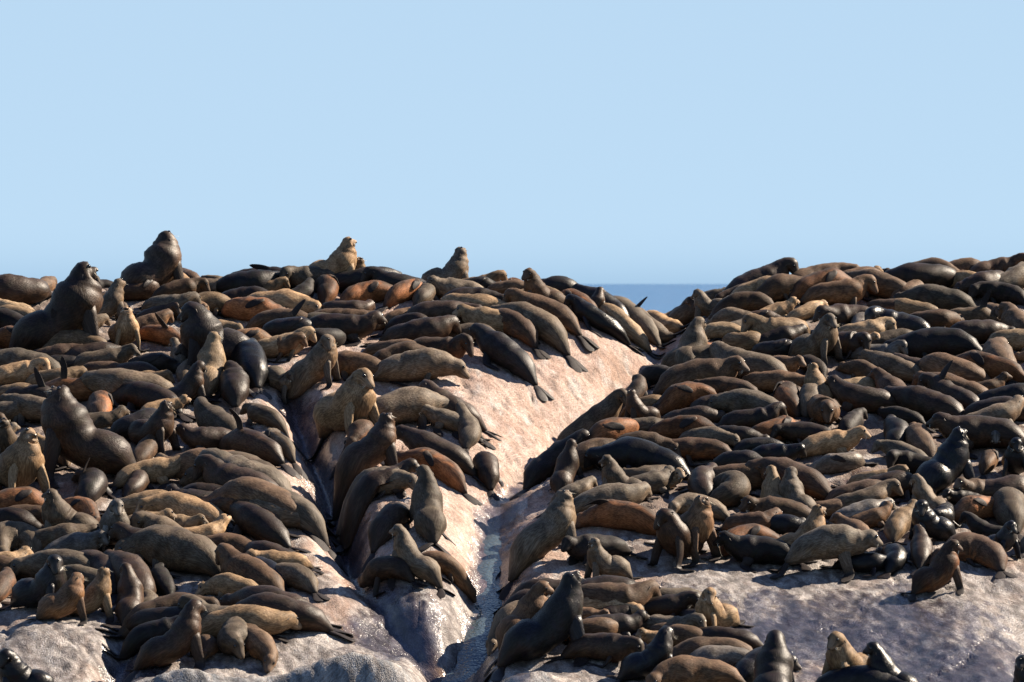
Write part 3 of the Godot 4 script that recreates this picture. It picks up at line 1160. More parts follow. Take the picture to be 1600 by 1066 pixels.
# pose, pixel x, pixel y, heading (0 right, 90 away, 180 left, 270 towards the camera), length, coat, options, label
const SEALS := [
	["L", 25, 430, 200, 2.1, "D", "b", "dark brown bull mounded on the skyline at the left picture edge"],
	["U", 136, 414, 8, 2.75, "D", "b n48 y0 c0", "huge dark bull with snout thrust to the right, above the left skyline"],
	["U", 262, 363, 35, 2.0, "D", "b n72 y10", "dark brown bull rearing nose-up highest on the left skyline"],
	["L", 258, 420, 0, 1.7, "T", "", "tan back in front of the rearing skyline bull"],
	["S", 222, 437, 30, 1.4, "D", "h", "round dark seal with its hind flippers fanned up on the left skyline"],
	["H", 186, 437, 20, 1.6, "G", "n35", "dark-cheeked seal with a pale snout right of the huge bull"],
	["U", 197, 469, 285, 1.6, "T", "n75 y0", "pale seal pointing its nose straight up, right of the huge bull"],
	["L", 280, 437, 0, 1.5, "B", "", "brown seal asleep below the tan back under the rearing bull"],
	["L", 262, 461, 350, 1.7, "G", "", "grey seal stretched out just right of the pale nose-up seal"],
	["L", 246, 478, 0, 1.3, "D", "", "dark seal lying close behind the pale nose-up seal's shoulder"],
	["L", 226, 494, 10, 1.5, "B", "", "orange-brown seal against the pale nose-up seal's right side"],
	["L", 24, 478, 180, 1.5, "T", "", "pale arched seal at the left edge under the mounded bull"],
	["S", 28, 512, 160, 1.6, "R", "", "rust-bellied seal on its side at the left edge, upper slope"],
	["S", 115, 514, 180, 1.9, "G", "f l-20", "grey seal lying across the huge bull's feet, one flipper lifted"],
	["L", 148, 456, 0, 1.5, "B", "", "reddish brown back between the huge bull and the pale-snouted seal"],
	["S", 252, 508, 330, 1.5, "R", "f l-40", "rust seal with crossed thin flippers left of the black thick-necked seal"],
	["H", 300, 469, 195, 2.1, "K", "b n5", "black thick-necked seal looking left, upper left slope"],
	["L", 385, 424, 2, 1.9, "K", "h", "black seal on the crest with hind flippers standing up like fingers"],
	["L", 330, 435, 0, 1.4, "G", "", "grey-brown seal below the finger-like hind flippers on the crest"],
	["L", 385, 408, 190, 1.3, "T", "", "small tan seal facing left on the crest, above the black one"],
	["S", 440, 411, 180, 1.7, "K", "f l-72", "dark seal on the crest with a long flipper stretched to the left"],
	["A", 420, 411, 10, 1.5, "D", "", "dark head turned right on the crest beside the stretched flipper"],
	["L", 442, 403, 90, 1.5, "T", "", "tan rump just showing over the crest behind the dark head"],
	["L", 488, 409, 200, 1.9, "G", "k1.15", "plump grey back on the crest left of the tan rearing seal"],
	["U", 546, 360, 5, 1.9, "T", "n40 y0", "tan seal rearing on the crest with its snout pointing right"],
	["U", 563, 396, 300, 1.2, "T", "n80", "small striped pup head poking up at the tan rearing seal's feet"],
	["L", 570, 418, 0, 2.1, "K", "", "long black back under the tan rearing seal"],
	["S", 512, 434, 110, 1.5, "R", "", "round rust seal with a white-lit flipper below the plump grey back"],
	["S", 572, 440, 20, 1.8, "R", "", "orange-bellied seal under the long black back"],
	["L", 385, 448, 2, 1.7, "D", "", "dark flat back under the black crest seal"],
	["L", 412, 442, 0, 1.3, "T", "", "light narrow back squeezed under the plump grey seal"],
	["L", 432, 453, 355, 2.1, "T", "c8", "cream coloured long seal with its chin on a neighbour, upper left slope"],
	["S", 395, 466, 0, 1.8, "R", "", "orange-bellied seal right under the cream long seal"],
	["L", 440, 482, 350, 1.9, "B", "f l30", "brown seal with one black flipper up, below the cream long seal"],
	["L", 540, 470, 350, 1.5, "D", "", "dark head and back under the orange-bellied crest seal"],
	["L", 510, 489, 0, 1.6, "G", "", "olive seal left of the two big dark backs"],
	["L", 323, 456, 0, 1.7, "T", "", "pale seal lying with its head to the right, above the black thick-necked seal"],
	["A", 319, 460, 270, 1.2, "B", "", "small brown face beside the pale seal's chin on the upper slope"],
	["L", 332, 499, 350, 1.5, "T", "", "tan back right of the black thick-necked seal"],
	["S", 385, 515, 350, 1.7, "B", "", "brown seal on its side, upper left slope below the raised black flipper"],
	["S", 455, 496, 20, 1.6, "W", "", "glossy black seal with blue sheen under the brown flipper-raising seal"],
	["L", 440, 524, 350, 1.7, "T", "", "tan back just above the small upright pup by the pink rock"],
	["L", 532, 482, 0, 1.8, "B", "k1.15", "big brown back behind the big dark seal with drooping head"],
	["A", 588, 481, 355, 2.1, "D", "n-20", "big dark seal with drooping head, facing right on the upper slope"],
	["H", 512, 522, 335, 1.7, "G", "n-15 y-30", "grey-headed seal gazing down to the right beside the pink ledge"],
	["L", 625, 428, 180, 2.0, "K", "h", "long black seal on the crest with hind flipper raised, left of the grey rearing seal"],
	["U", 722, 376, 15, 1.8, "G", "n62 y0", "grey seal rearing on the crest with its snout to the sky, centre"],
	["S", 745, 433, 0, 1.3, "K", "h", "black flippers sticking up just right of the grey rearing seal"],
	["S", 636, 438, 30, 1.7, "R", "", "orange-and-black seal on its side below the long black crest seal"],
	["L", 665, 445, 100, 1.5, "G", "", "grey rump left of the grey rearing seal's base"],
	["A", 676, 431, 190, 1.6, "G", "n0", "grey seal facing left at the foot of the grey rearing seal"],
	["L", 746, 431, 0, 1.6, "T", "", "olive tan back right below the grey rearing seal"],
	["L", 735, 448, 0, 1.7, "D", "", "dark flat back under the olive tan crest back"],
	["L", 735, 459, 0, 2.0, "T", "", "cream seal whose snout touches the brown left-facing seal"],
	["L", 690, 469, 5, 2.0, "D", "k1.1", "wide dark back under the cream seal, upper centre"],
	["L", 797, 437, 0, 1.4, "B", "", "small brown back on the crest left of the left-facing head"],
	["H", 826, 419, 195, 1.6, "B", "n0", "brown seal with head up facing left on the crest, right of centre"],
	["L", 868, 432, 0, 1.6, "K", "", "thin black back behind the brown left-facing crest seal"],
	["L", 830, 477, 150, 2.2, "G", "c12 y0", "long grey seal sliding tail-first onto the pink dome"],
	["A", 722, 480, 168, 1.8, "T", "n-5", "tan seal with broad face to the left above the pink dome"],
	["L", 800, 486, 160, 1.8, "R", "", "orange-brown back behind the tan broad-faced seal"],
	["L", 655, 498, 0, 2.0, "D", "k1.15", "broad dark seal left of the tan broad-faced seal"],
	["L", 615, 487, 0, 1.3, "B", "", "small brown seal tucked before the drooping dark head"],
	["L", 642, 489, 10, 1.4, "D", "", "small dark seal right of the drooping dark head"],
	["L", 738, 505, 350, 1.6, "G", "", "grey seal under the tan broad-faced seal's chin"],
	["L", 618, 530, 0, 1.8, "B", "", "brown seal stretched below the broad dark seal"],
	["L", 688, 527, 350, 2.0, "R", "c-40", "rust seal curving down to the pink dome, hind flipper hanging"],
	["L", 787, 528, 142, 2.0, "K", "c5 y0", "jet black smooth seal lying at the left top of the pink dome"],
	["L", 858, 449, 140, 1.6, "T", "", "olive plump seal on the right shoulder of the crest"],
	["L", 848, 463, 150, 2.1, "B", "", "chocolate brown seal with flippers splayed on the dome top"],
	["S", 902, 455, 150, 1.6, "R", "", "bright orange-bellied seal right of the olive plump seal"],
	["L", 945, 457, 160, 1.6, "W", "k1.15", "blue-black wet shiny seal lying on the right shoulder of the dome"],
	["L", 932, 483, 152, 1.7, "W", "", "dark glossy rounded seal below the blue-black shiny one"],
	["H", 938, 447, 25, 1.0, "D", "n20", "small dark head on the right shoulder against the sea"],
	["L", 985, 474, 145, 1.8, "G", "", "grey seal hanging its tail towards the gap, right of the shiny ones"],
	["L", 970, 488, 145, 1.6, "T", "", "short tan seal next to the dark glossy rounded seal"],
	["L", 1004, 487, 145, 1.8, "G", "f l40", "grey-brown seal at the gap with a black flipper raised against the sea"],
	["L", 1027, 480, 140, 1.8, "T", "", "cream-grey seal last on the dome before the gap"],
	["L", 1050, 468, 200, 1.5, "T", "", "tan head resting just right of the sea gap"],
	["L", 1056, 483, 330, 1.7, "D", "", "dark seal below the tan resting head at the gap"],
	["L", 1086, 466, 0, 1.7, "G", "", "grey back with black flipper beside the gap"],
	["H", 1090, 443, 170, 1.3, "G", "n25", "grey pointed head looking left over the sea gap"],
	["H", 1092, 502, 65, 1.7, "G", "n5", "grey sitting seal seen from behind at the right side of the gap"],
	["L", 1185, 415, 20, 2.2, "D", "", "long dark back climbing the right-hand skyline's left end"],
	["L", 1186, 435, 10, 1.7, "T", "", "tan back tucked under the long dark skyline back"],
	["L", 1160, 456, 180, 1.8, "B", "k1.1", "big brown seal low at the left end of the right-hand crest"],
	["L", 1278, 408, 14, 2.1, "B", "", "brown back on the right-hand skyline, second from its left end"],
	["L", 1235, 428, 200, 2.2, "B", "", "long brown seal with its head hanging left on the right-hand crest"],
	["S", 1285, 423, 20, 2.0, "R", "", "pink-bellied seal with pale flipper on the right-hand crest"],
	["L", 1312, 437, 20, 2.0, "B", "", "brown seal just under the pink-bellied crest seal"],
	["L", 1347, 417, 20, 1.7, "B", "", "rusty narrow back behind the pale flipper on the right-hand crest"],
	["L", 1150, 481, 180, 1.4, "G", "", "grey round back below the big low brown seal"],
	["S", 1186, 485, 0, 1.3, "D", "", "dark seal with curled flipper, right of the grey round back"],
	["A", 1240, 473, 10, 1.3, "T", "", "small tan head lifted beside a second one, upper right slope"],
	["L", 1260, 476, 20, 1.3, "T", "", "small pale face next to the small tan lifted head"],
	["L", 1166, 496, 10, 1.5, "G", "", "grey seal with its nose touching an upside-down tan head"],
	["L", 1216, 496, 190, 1.9, "T", "", "long tan seal with its head upside down, upper right slope"],
	["A", 1284, 469, 200, 1.9, "D", "n-30 k1.1", "dark-chested seal with head bowed behind the alert seal"],
	["H", 1297, 485, 318, 1.8, "G", "n-4 y0", "alert grey seal standing tall above the herd, upper right slope"],
	["L", 1132, 503, 0, 1.4, "T", "", "tan seal with wrinkled face right of the sitting back view seal"],
	["C", 1165, 519, 0, 1.5, "T", "", "tan seal curled up left of the alert seal"],
	["L", 1192, 508, 90, 1.3, "G", "", "round grey rump between the curled tan seal and the alert seal"],
	["L", 1215, 513, 0, 1.5, "D", "", "dark back close behind the alert seal's rump"],
	["S", 1214, 532, 0, 1.4, "W", "", "blue-sheened wet seal at the alert seal's tail"],
	["L", 1095, 540, 15, 2.1, "G", "", "smooth grey seal rising to the right below the back view sitter"],
	["L", 1165, 548, 165, 2.3, "G", "", "very long grey seal below the alert seal, tail to the right"],
	["A", 1371, 404, 20, 1.4, "T", "", "tan head peeping over the right-hand skyline"],
	["L", 1440, 411, 190, 2.3, "D", "k1.1", "broad dark grey back in the middle of the right-hand skyline"],
	["L", 1374, 425, 150, 1.9, "B", "k1.15", "burly brown seal in front of the broad dark skyline back"],
	["L", 1426, 439, 60, 1.5, "B", "", "brown hump behind the burly brown seal"],
	["L", 1452, 402, 0, 1.9, "B", "", "thin brown line of a back on the far right-hand crest"],
	["L", 1500, 400, 10, 1.9, "B", "k1.1", "rounded brown back on the right-hand crest, right of the broad dark one"],
	["L", 1530, 392, 0, 1.6, "G", "", "highest grey back on the right-hand skyline"],
	["L", 1558, 398, 20, 1.8, "R", "", "rust-lit seal below the highest grey skyline back"],
	["L", 1591, 394, 0, 1.7, "B", "", "brown back at the right picture edge on the skyline"],
	["L", 1502, 423, 340, 1.5, "T", "", "tan-lit rump below the rounded brown crest back"],
	["L", 1465, 446, 180, 2.0, "G", "", "olive seal stretched under the broad dark skyline back"],
	["L", 1546, 423, 200, 1.8, "D", "", "dark seal facing left at the right-hand crest"],
	["L", 1581, 422, 20, 1.8, "G", "", "grey seal with pale streak near the right picture edge, high up"],
	["L", 1395, 466, 0, 1.5, "R", "", "orange belly glimpsed under the burly brown seal"],
	["L", 1425, 469, 180, 1.6, "T", "", "pale seal with brown ear patch under the olive stretched seal"],
	["L", 1350, 479, 180, 1.4, "T", "", "tan small seal right of the dark-chested bowed seal"],
	["L", 1345, 491, 90, 1.4, "S", "", "silver-grey round back beside the dark-chested bowed seal"],
	["L", 1402, 487, 180, 1.9, "W", "", "wet blue-black seal facing left on the upper right slope"],
	["L", 1456, 484, 0, 1.6, "B", "", "brown seal right of the wet blue-black one, upper right slope"],
	["S", 1520, 481, 0, 1.6, "G", "f l15", "grey seal with a thin flipper upright, upper right slope"],
	["A", 1560, 466, 265, 1.4, "B", "", "brown face with dark mouth near the right edge, upper slope"],
	["L", 1590, 487, 90, 1.6, "B", "", "brown dome of a back at the right edge, upper slope"],
	["L", 1530, 500, 0, 1.8, "D", "", "dark long back behind the large black seal"],
	["L", 1350, 503, 350, 1.6, "T", "", "cream-tan back right beside the alert seal's chest"],
	["L", 1322, 519, 0, 1.6, "D", "", "dark purple-brown seal right of the alert seal"],
	["A", 1368, 516, 0, 1.3, "T", "", "tan face resting on the dark purple-brown seal"],
	["L", 1462, 511, 175, 2.4, "K", "k1.08", "large black seal lying long on the right slope, pale flipper at its rear"],
	["L", 1398, 515, 0, 1.7, "G", "", "grey back hidden behind the large black seal's head"],
	["L", 1376, 538, 0, 1.5, "S", "", "silver patchy seal under the large black seal's head"],
	["L", 1560, 536, 100, 2.1, "B", "", "brown domed head and back near the right edge, under the large black seal"],
	["L", 1590, 514, 20, 1.6, "T", "", "tan seal at the right edge level with the large black seal"],
	["A", 1152, 557, 6, 2.2, "B", "n-2", "brown seal with lifted tan head, chin to the right, centre of the right herd's top"],
	["S", 1072, 598, 200, 1.6, "R", "", "rust-bellied seal under the lifted tan head seal's chest"],
	["U", 985, 606, 200, 1.2, "D", "n70", "small dark pup nose-up against the pink flank"],
	["L", 1010, 618, 0, 1.3, "T", "", "round tan rump right of the small dark nose-up pup"],
	["L", 925, 641, 30, 1.9, "G", "", "slate grey seal at the gully's right lip, uppermost there"],
	["S", 957, 653, 205, 1.8, "R", "", "brown and rust seal lying over the slate grey one"],
	["S", 1070, 650, 2, 1.9, "R", "", "orange seal with an oval pale flipper, head to the right"],
	["L", 1010, 652, 0, 1.2, "G", "", "small grey head between the rust seal and the orange seal"],
	["L", 1080, 636, 0, 1.5, "D", "", "dark back above the orange oval-flipper seal"],
	["L", 1006, 675, 0, 1.6, "B", "", "brown ridge of a back over the large slate-blue seal"],
	["L", 1003, 687, 172, 2.3, "W", "k1.1", "large slate-blue wet seal lying right of the gully"],
	["L", 930, 684, 222, 1.8, "B", "", "brown plank-like back sloping into the gully"],
	["L", 865, 700, 30, 1.7, "K", "", "black seal with flipper in the gully behind the clambering pup"],
	["L", 1090, 684, 160, 1.7, "R", "", "tan seal with orange rear right of the large slate-blue seal"],
	["U", 893, 700, 60, 1.3, "D", "n20", "shaggy dark pup clambering up at the gully edge"],
	["H", 948, 712, 165, 1.4, "G", "n30", "grey seal with pale raised snout facing left below the slate-blue seal"],
	["L", 1022, 727, 200, 1.5, "G", "", "olive back beside the grey raised-snout seal"],
	["A", 1046, 734, 20, 1.4, "G", "n20", "grey head lifted to the right, below the large slate-blue seal"],
	["L", 950, 757, 4, 2.0, "G", "", "taupe seal lying behind the tall nose-up seal of the gully"],
	["S", 975, 784, 160, 1.9, "R", "f l-75 k1.1", "copper-bellied seal with long dark flipper right of the tall nose-up seal"],
	["U", 884, 765, 18, 1.9, "G", "n80 y0", "tall olive seal with nose up at the right side of the gully"],
	["U", 928, 835, 200, 1.3, "G", "n45", "small grey seal with pointed nose at the tall olive seal's feet"],
	["H", 1038, 787, 232, 1.7, "D", "n-40", "wet dark rust seal bending down right of the copper belly"],
	["L", 1120, 615, 0, 1.4, "D", "", "dark round back right of the rust-bellied seal"],
	["L", 1205, 579, 0, 1.7, "B", "", "brown seal with blue-lit flipper below the very long grey seal"],
	["S", 1228, 602, 100, 1.6, "R", "", "deep rust seal lying end-on, middle of the right herd"],
	["L", 1175, 609, 160, 1.8, "G", "", "blue-grey smooth seal left of the deep rust one"],
	["L", 1176, 639, 0, 1.7, "D", "", "dark flat seal under the blue-grey smooth one"],
	["S", 1216, 655, 60, 1.7, "R", "", "seal with whiskered face up and orange tail, middle of the right herd"],
	["L", 1150, 666, 0, 1.4, "D", "", "black-brown hump left of the face-up seal"],
	["L", 1190, 683, 0, 1.5, "K", "", "black seal with pale flipper edge under the face-up seal"],
	["L", 1106, 667, 330, 1.5, "G", "", "grey seal with shadowed neck above the tan orange-rear seal"],
	["L", 1266, 603, 90, 1.5, "G", "", "grey rump right of the deep rust seal"],
	["L", 1286, 618, 280, 1.5, "B", "k1.4", "round brown seal with white glint, below the alert seal"],
	["A", 1302, 597, 178, 1.9, "D", "n-5", "dark seal with blunt head facing left over the round brown one"],
	["U", 1270, 570, 120, 1.2, "T", "n70", "small tan pup nose-up just below the alert seal"],
	["L", 1342, 590, 0, 1.5, "T", "", "pale grey back behind the dark blunt-headed seal"],
	["L", 1212, 694, 10, 1.3, "W", "", "wet pup with ribs showing, middle of the right herd"],
	["S", 1312, 709, 200, 1.4, "S", "", "silvery wet pup on its side before the tan sitting seal"],
	["L", 1156, 702, 0, 1.4, "K", "", "black hump left of the wet ribbed pup"],
	["L", 1150, 725, 0, 1.8, "B", "", "brown long back under the wet ribbed pup"],
	["L", 1236, 721, 165, 2.0, "R", "", "dark rust seal slanting below the wet ribbed pup"],
	["A", 1345, 668, 8, 1.7, "T", "n-12", "tan-grey seal with lowered face to the right by the dark wet hollow"],
	["L", 1262, 660, 160, 1.6, "D", "", "dark back just left of the tan-grey lowered-face seal"],
	["L", 1396, 555, 150, 1.8, "G", "", "smooth grey seal below the silver patchy seal"],
	["L", 1354, 566, 150, 1.5, "B", "", "brown seal right of the small nose-up pup"],
	["L", 1441, 561, 150, 1.6, "D", "", "dark-grey back right of the smooth grey one, right slope"],
	["L", 1482, 555, 155, 2.1, "B", "", "sleek brown seal beside the orange-rear one, right slope"],
	["S", 1540, 553, 155, 2.1, "R", "", "sleek seal with orange rear flank near the right edge"],
	["A", 1371, 593, 120, 2.0, "R", "n0", "seal with a brightly lit tan face and copper body, middle right"],
	["L", 1448, 607, 155, 2.1, "D", "", "dark slanting seal right of the copper-bodied one"],
	["L", 1490, 587, 155, 2.0, "B", "f l20", "brown slanting seal with a pale flipper upright, right slope"],
	["L", 1490, 601, 155, 1.8, "D", "", "dark brown seal tucked under the slanting flipper-raiser"],
	["L", 1573, 602, 0, 1.8, "K", "", "blue-black back at the right edge, middle height"],
	["L", 1560, 619, 0, 1.8, "D", "", "dark seal stretched near the right edge above the grey chin-up one"],
	["A", 1592, 630, 8, 1.9, "G", "n30", "grey seal with chin up at the right picture edge"],
	["A", 1556, 658, 255, 1.2, "S", "n-15", "silver-faced pup looking down near the right edge"],
	["A", 1468, 641, 176, 2.3, "D", "n-6 k1.1", "massive dark seal with its head to the left, right of the hollow"],
	["L", 1404, 659, 90, 1.6, "K", "k1.15", "black round rump beside the dark wet hollow"],
	["L", 1436, 668, 95, 1.7, "B", "k1.15", "brown round rump with lit side beside the dark wet hollow"],
	["U", 1503, 669, 28, 1.9, "W", "n55 y0", "wet grey seal raising its snout, right of the round rumps"],
	["H", 1588, 675, 262, 1.4, "W", "n-10", "wet pale-faced seal at the right edge, middle height"],
	["L", 1372, 735, 0, 1.5, "T", "", "tan back above two dark ones, lower right herd"],
	["L", 1392, 738, 10, 1.6, "D", "", "dark brown seal just below the dark wet hollow"],
	["L", 1345, 750, 0, 1.7, "R", "", "dark seal with rust rear left of the grey pups"],
	["L", 1350, 766, 0, 1.7, "G", "", "flat grey seal left of the pup huddle"],
	["H", 1432, 746, 150, 1.2, "G", "n-20", "grey pup with head bowed in the huddle, right side"],
	["A", 1452, 744, 100, 1.1, "B", "", "brown pup at the back of the pup huddle"],
	["A", 1481, 763, 200, 1.1, "K", "", "black pup lying in the huddle's right half"],
	["A", 1502, 747, 200, 1.5, "B", "n10", "brown seal with pale muzzle facing left near the huddle"],
	["L", 1570, 745, 0, 1.7, "D", "", "dark back at the right edge above the grey hulking rump"],
	["H", 1440, 776, 205, 1.3, "W", "n-30", "wet black pup standing in the middle of the huddle"],
	["L", 1476, 787, 270, 1.3, "W", "", "wet pup with white glints right of the standing black pup"],
	["S", 1526, 775, 200, 1.6, "R", "", "orange-shouldered seal behind the curled copper one"],
	["L", 1577, 767, 90, 2.0, "G", "k1.15", "hulking grey rump at the right picture edge, lower herd"],
	["H", 1580, 808, 300, 1.2, "W", "n-15", "wet pup in front of the hulking grey rump"],
	["L", 1345, 784, 20, 1.5, "S", "", "silver-grey back behind the walking seal's head"],
	["A", 1388, 794, 10, 1.2, "B", "n10", "small brown head above the black wet seal, lower right"],
	["P", 1338, 828, 2, 1.85, "G", "n-5 y0 c0 k1.3", "grey seal walking on all flippers to the right"],
	["L", 1350, 864, 0, 1.3, "W", "", "black wet seal lying before the walking seal's chest"],
	["L", 1400, 853, 90, 1.3, "W", "k1.15", "blue-grey round rump right of the walking seal"],
	["L", 1440, 843, 90, 1.4, "D", "", "dark back left of the rust pup on the bare rock"],
	["H", 1490, 849, 22, 1.4, "R", "n0", "rust-brown pup sitting alone at the edge of the bare rock"],
	["C", 1525, 833, 165, 1.8, "R", "k1.15 c120", "copper brown seal curled in a round, right of the rust pup"],
	["U", 1100, 767, 318, 1.9, "B", "n72 y0", "golden brown seal sitting with nose up in the lower right herd"],
	["C", 1150, 741, 90, 1.7, "G", "", "grey arched seal hugging a flipper behind the golden nose-up one"],
	["H", 1205, 737, 100, 1.3, "T", "n10", "tan pup sitting with its back turned, left of a twin"],
	["H", 1236, 738, 120, 1.3, "G", "n0", "grey-brown pup sitting with its back turned, right of the tan one"],
	["L", 1096, 734, 100, 1.6, "D", "", "dark rounded seal behind the golden nose-up one"],
	["A", 1062, 731, 10, 1.3, "T", "", "tan head with blue-lit flipper left of the dark rounded seal"],
	["A", 1170, 775, 176, 1.7, "B", "n-8", "brown seal facing left under the two back-turned pups"],
	["L", 1176, 801, 340, 1.4, "R", "", "reddish smooth seal with round rear above the flat dark one"],
	["L", 1217, 803, 340, 1.4, "W", "", "shiny blue-black seal right of the reddish smooth one"],
	["L", 1252, 789, 90, 1.2, "K", "", "black hump behind the head-tossing seal"],
	["U", 1282, 790, 18, 1.6, "T", "n35", "seal tossing its wrinkled head to the right above the walking seal"],
	["L", 1297, 780, 0, 1.2, "B", "", "small brown head right of the head-tossing seal"],
	["A", 1132, 831, 180, 1.8, "K", "n-20", "dark grey seal lying flat, head left, left of the walking seal"],
	["U", 897, 897, 10, 2.15, "W", "n68 y0 k1.12", "big glossy wet seal sitting nose-up at the front centre"],
	["H", 848, 915, 30, 1.6, "B", "n5 y0", "brown whiskered seal sitting behind the big glossy wet one"],
	["L", 818, 921, 200, 1.4, "D", "", "dark back left of the brown whiskered seal"],
	["L", 806, 940, 210, 1.5, "G", "", "olive hump lowest left of the brown whiskered seal"],
	["L", 850, 903, 180, 1.6, "D", "h", "dark seal with striped hind flippers up behind the glossy wet one"],
	["L", 950, 898, 2, 2.0, "D", "", "dark long back right of the big glossy seal's head"],
	["L", 955, 912, 0, 2.0, "B", "", "brown long back right of the big glossy seal's neck"],
	["L", 946, 926, 0, 1.6, "T", "", "sunlit tan back right of the big glossy seal's throat"],
	["A", 999, 907, 182, 1.6, "G", "n-10", "grey seal with dark mask looking left on the front right ledge"],
	["L", 1034, 932, 340, 1.6, "D", "", "deep brown rounded seal below the dark-masked one"],
	["L", 976, 943, 10, 1.4, "D", "", "dark seal right of the small pups, front centre"],
	["A", 945, 946, 0, 1.0, "B", "", "tiny brown pup right of the big glossy seal's chest"],
	["A", 1002, 949, 10, 1.5, "K", "n5", "black seal with scarred face looking right, front centre"],
	["L", 925, 965, 0, 1.5, "B", "", "brown back against the big glossy seal's chest"],
	["L", 945, 990, 340, 1.7, "D", "k1.1", "dark seal lying right in front of the big glossy seal's flippers"],
	["A", 1003, 982, 200, 1.1, "T", "", "small tan pup behind the crouching wet seal"],
	["H", 1042, 978, 14, 1.5, "W", "n-30", "crouching wet seal with scaly shine, looking down to the right"],
	["L", 1046, 963, 340, 1.6, "G", "", "grey back right of the black scarred-faced seal"],
	["H", 1108, 911, 232, 1.4, "T", "n-12", "pale pup with dark eyes sitting on the front right ledge"],
	["C", 1096, 951, 0, 1.3, "K", "", "black curled seal at the pale pup's feet"],
	["L", 1062, 975, 345, 1.6, "B", "", "brown back right above the crouching wet seal"],
	["L", 1112, 995, 162, 1.9, "B", "", "copper brown seal fourth above the bottom edge, right of the crouching one"],
	["L", 1132, 979, 160, 1.6, "D", "", "dark back below the black curled seal"],
	["L", 1125, 1008, 165, 1.8, "S", "", "blue-grey damp seal above the brown one at the bottom edge"],
	["L", 1085, 1026, 172, 2.0, "B", "", "brown seal lying along the bottom picture edge, right of centre"],
	["H", 1212, 995, 80, 1.8, "K", "n0", "black seal at the bottom edge seen from behind with head up"],
	["L", 1185, 1015, 60, 1.5, "W", "", "wet black back left of the black seal seen from behind"],
	["H", 1306, 979, 222, 1.7, "T", "n-10 y0", "pale tan seal with dark eyes facing the camera, bottom right"],
	["L", 1342, 1039, 8, 1.9, "W", "", "wet blue-black back along the bottom edge under the pale tan seal"],
	["H", 1364, 1011, 170, 1.4, "W", "n5", "wet dark head facing left beside the pale tan seal"],
	["H", 1597, 1027, 200, 1.4, "W", "n0", "wet dark head at the bottom right corner"],
	["L", 40, 547, 180, 1.9, "G", "", "grey long seal at the left edge above the tan ones"],
	["L", 82, 541, 0, 1.5, "R", "", "rust narrow back below the lifted-flipper grey seal"],
	["L", 146, 535, 0, 1.7, "D", "", "dark seal left of the pale nose-up seal's base"],
	["L", 95, 555, 180, 1.3, "K", "", "black round head on the left slope beside a blue upright flipper"],
	["L", 30, 565, 0, 1.6, "T", "", "tan back at the left edge, below the grey long one"],
	["L", 85, 577, 0, 1.5, "T", "", "tan narrow back below the black round head"],
	["S", 52, 601, 0, 1.6, "K", "f l-25", "black seal with bent arm-like flipper raised, left edge"],
	["L", 30, 598, 0, 1.4, "T", "", "tan face under the black bent flipper"],
	["L", 10, 627, 0, 1.5, "G", "", "grey back at the left edge below the bent flipper"],
	["S", 115, 592, 180, 1.7, "R", "f l4", "pink-bellied seal with a blue upright flipper, left slope"],
	["A", 205, 539, 14, 1.7, "G", "n-10", "grey seal resting its long head to the right, left slope"],
	["L", 160, 563, 0, 1.4, "R", "", "orange flank under the long resting head"],
	["L", 206, 564, 0, 1.5, "D", "", "dark smooth back under the long resting head"],
	["S", 238, 553, 0, 1.4, "K", "h", "dark seal showing striped hind flippers, left slope"],
	["A", 272, 543, 90, 1.3, "G", "", "grey rounded head beside the striped hind flippers"],
	["L", 205, 578, 180, 2.3, "G", "c-10", "long bluish-grey seal with a flipper strapped over it, left slope"],
	["L", 230, 598, 170, 2.1, "D", "", "dark long seal under the bluish-grey one"],
	["A", 286, 531, 186, 1.6, "K", "n-5", "black seal with head to the left, under the black thick-necked seal"],
	["U", 335, 527, 80, 1.8, "T", "n60 y0", "sandy seal seen from behind with neck up, left slope"],
	["L", 390, 539, 102, 2.1, "W", "k1.25", "huge glossy blue-black rump beside the small upright pup"],
	["L", 296, 562, 60, 1.4, "G", "", "grey back left of the sandy back view seal"],
	["H", 456, 553, 325, 1.3, "G", "n0 y0", "small grey pup sitting upright alone on the pink ledge"],
	["L", 430, 526, 0, 1.6, "B", "", "brown back directly behind the small upright pup"],
	["L", 366, 581, 95, 1.6, "D", "k1.4 c0", "round dark brown seal like a ball left of the pink gully"],
	["H", 312, 568, 20, 1.5, "D", "n-30", "dark shaggy head under the sandy back view seal"],
	["L", 342, 641, 150, 1.8, "G", "", "grey-brown seal under the round dark ball"],
	["S", 392, 673, 140, 1.9, "D", "f l-5", "dark seal with a broad grey flipper spread up by the gully"],
	["L", 55, 619, 150, 1.7, "G", "", "grey hooded back left of the black upright bull"],
	["U", 88, 597, 182, 2.6, "D", "b n82 y0 c0", "black upright bull with its nose to the sky on the left slope"],
	["U", 48, 657, 300, 2.0, "T", "n50 y0", "sandy seal with ringed neck sitting at the left edge"],
	["U", 4, 643, 300, 1.7, "G", "n60", "wrinkled throat cut off by the left picture edge"],
	["S", 156, 617, 100, 1.6, "R", "", "dark rust round seal right of the black upright bull's head"],
	["A", 190, 637, 20, 1.6, "G", "n5", "grey-brown seal with rounded nape right of the black upright bull"],
	["L", 226, 641, 20, 1.8, "K", "", "black back between the nape and the dark nose-up seal"],
	["U", 262, 617, 330, 1.7, "D", "n60", "dark seal with upturned head amid the left slope"],
	["A", 288, 619, 20, 1.3, "T", "n20", "pale snout behind the dark upturned head"],
	["A", 284, 662, 200, 1.5, "D", "n0", "dark seal with pale face left of the broad grey flipper"],
	["L", 226, 690, 90, 1.4, "B", "", "brown back by the white-edged flipper of the black bull"],
	["L", 215, 738, 90, 1.4, "D", "", "dark rump in front of the drooping tan head"],
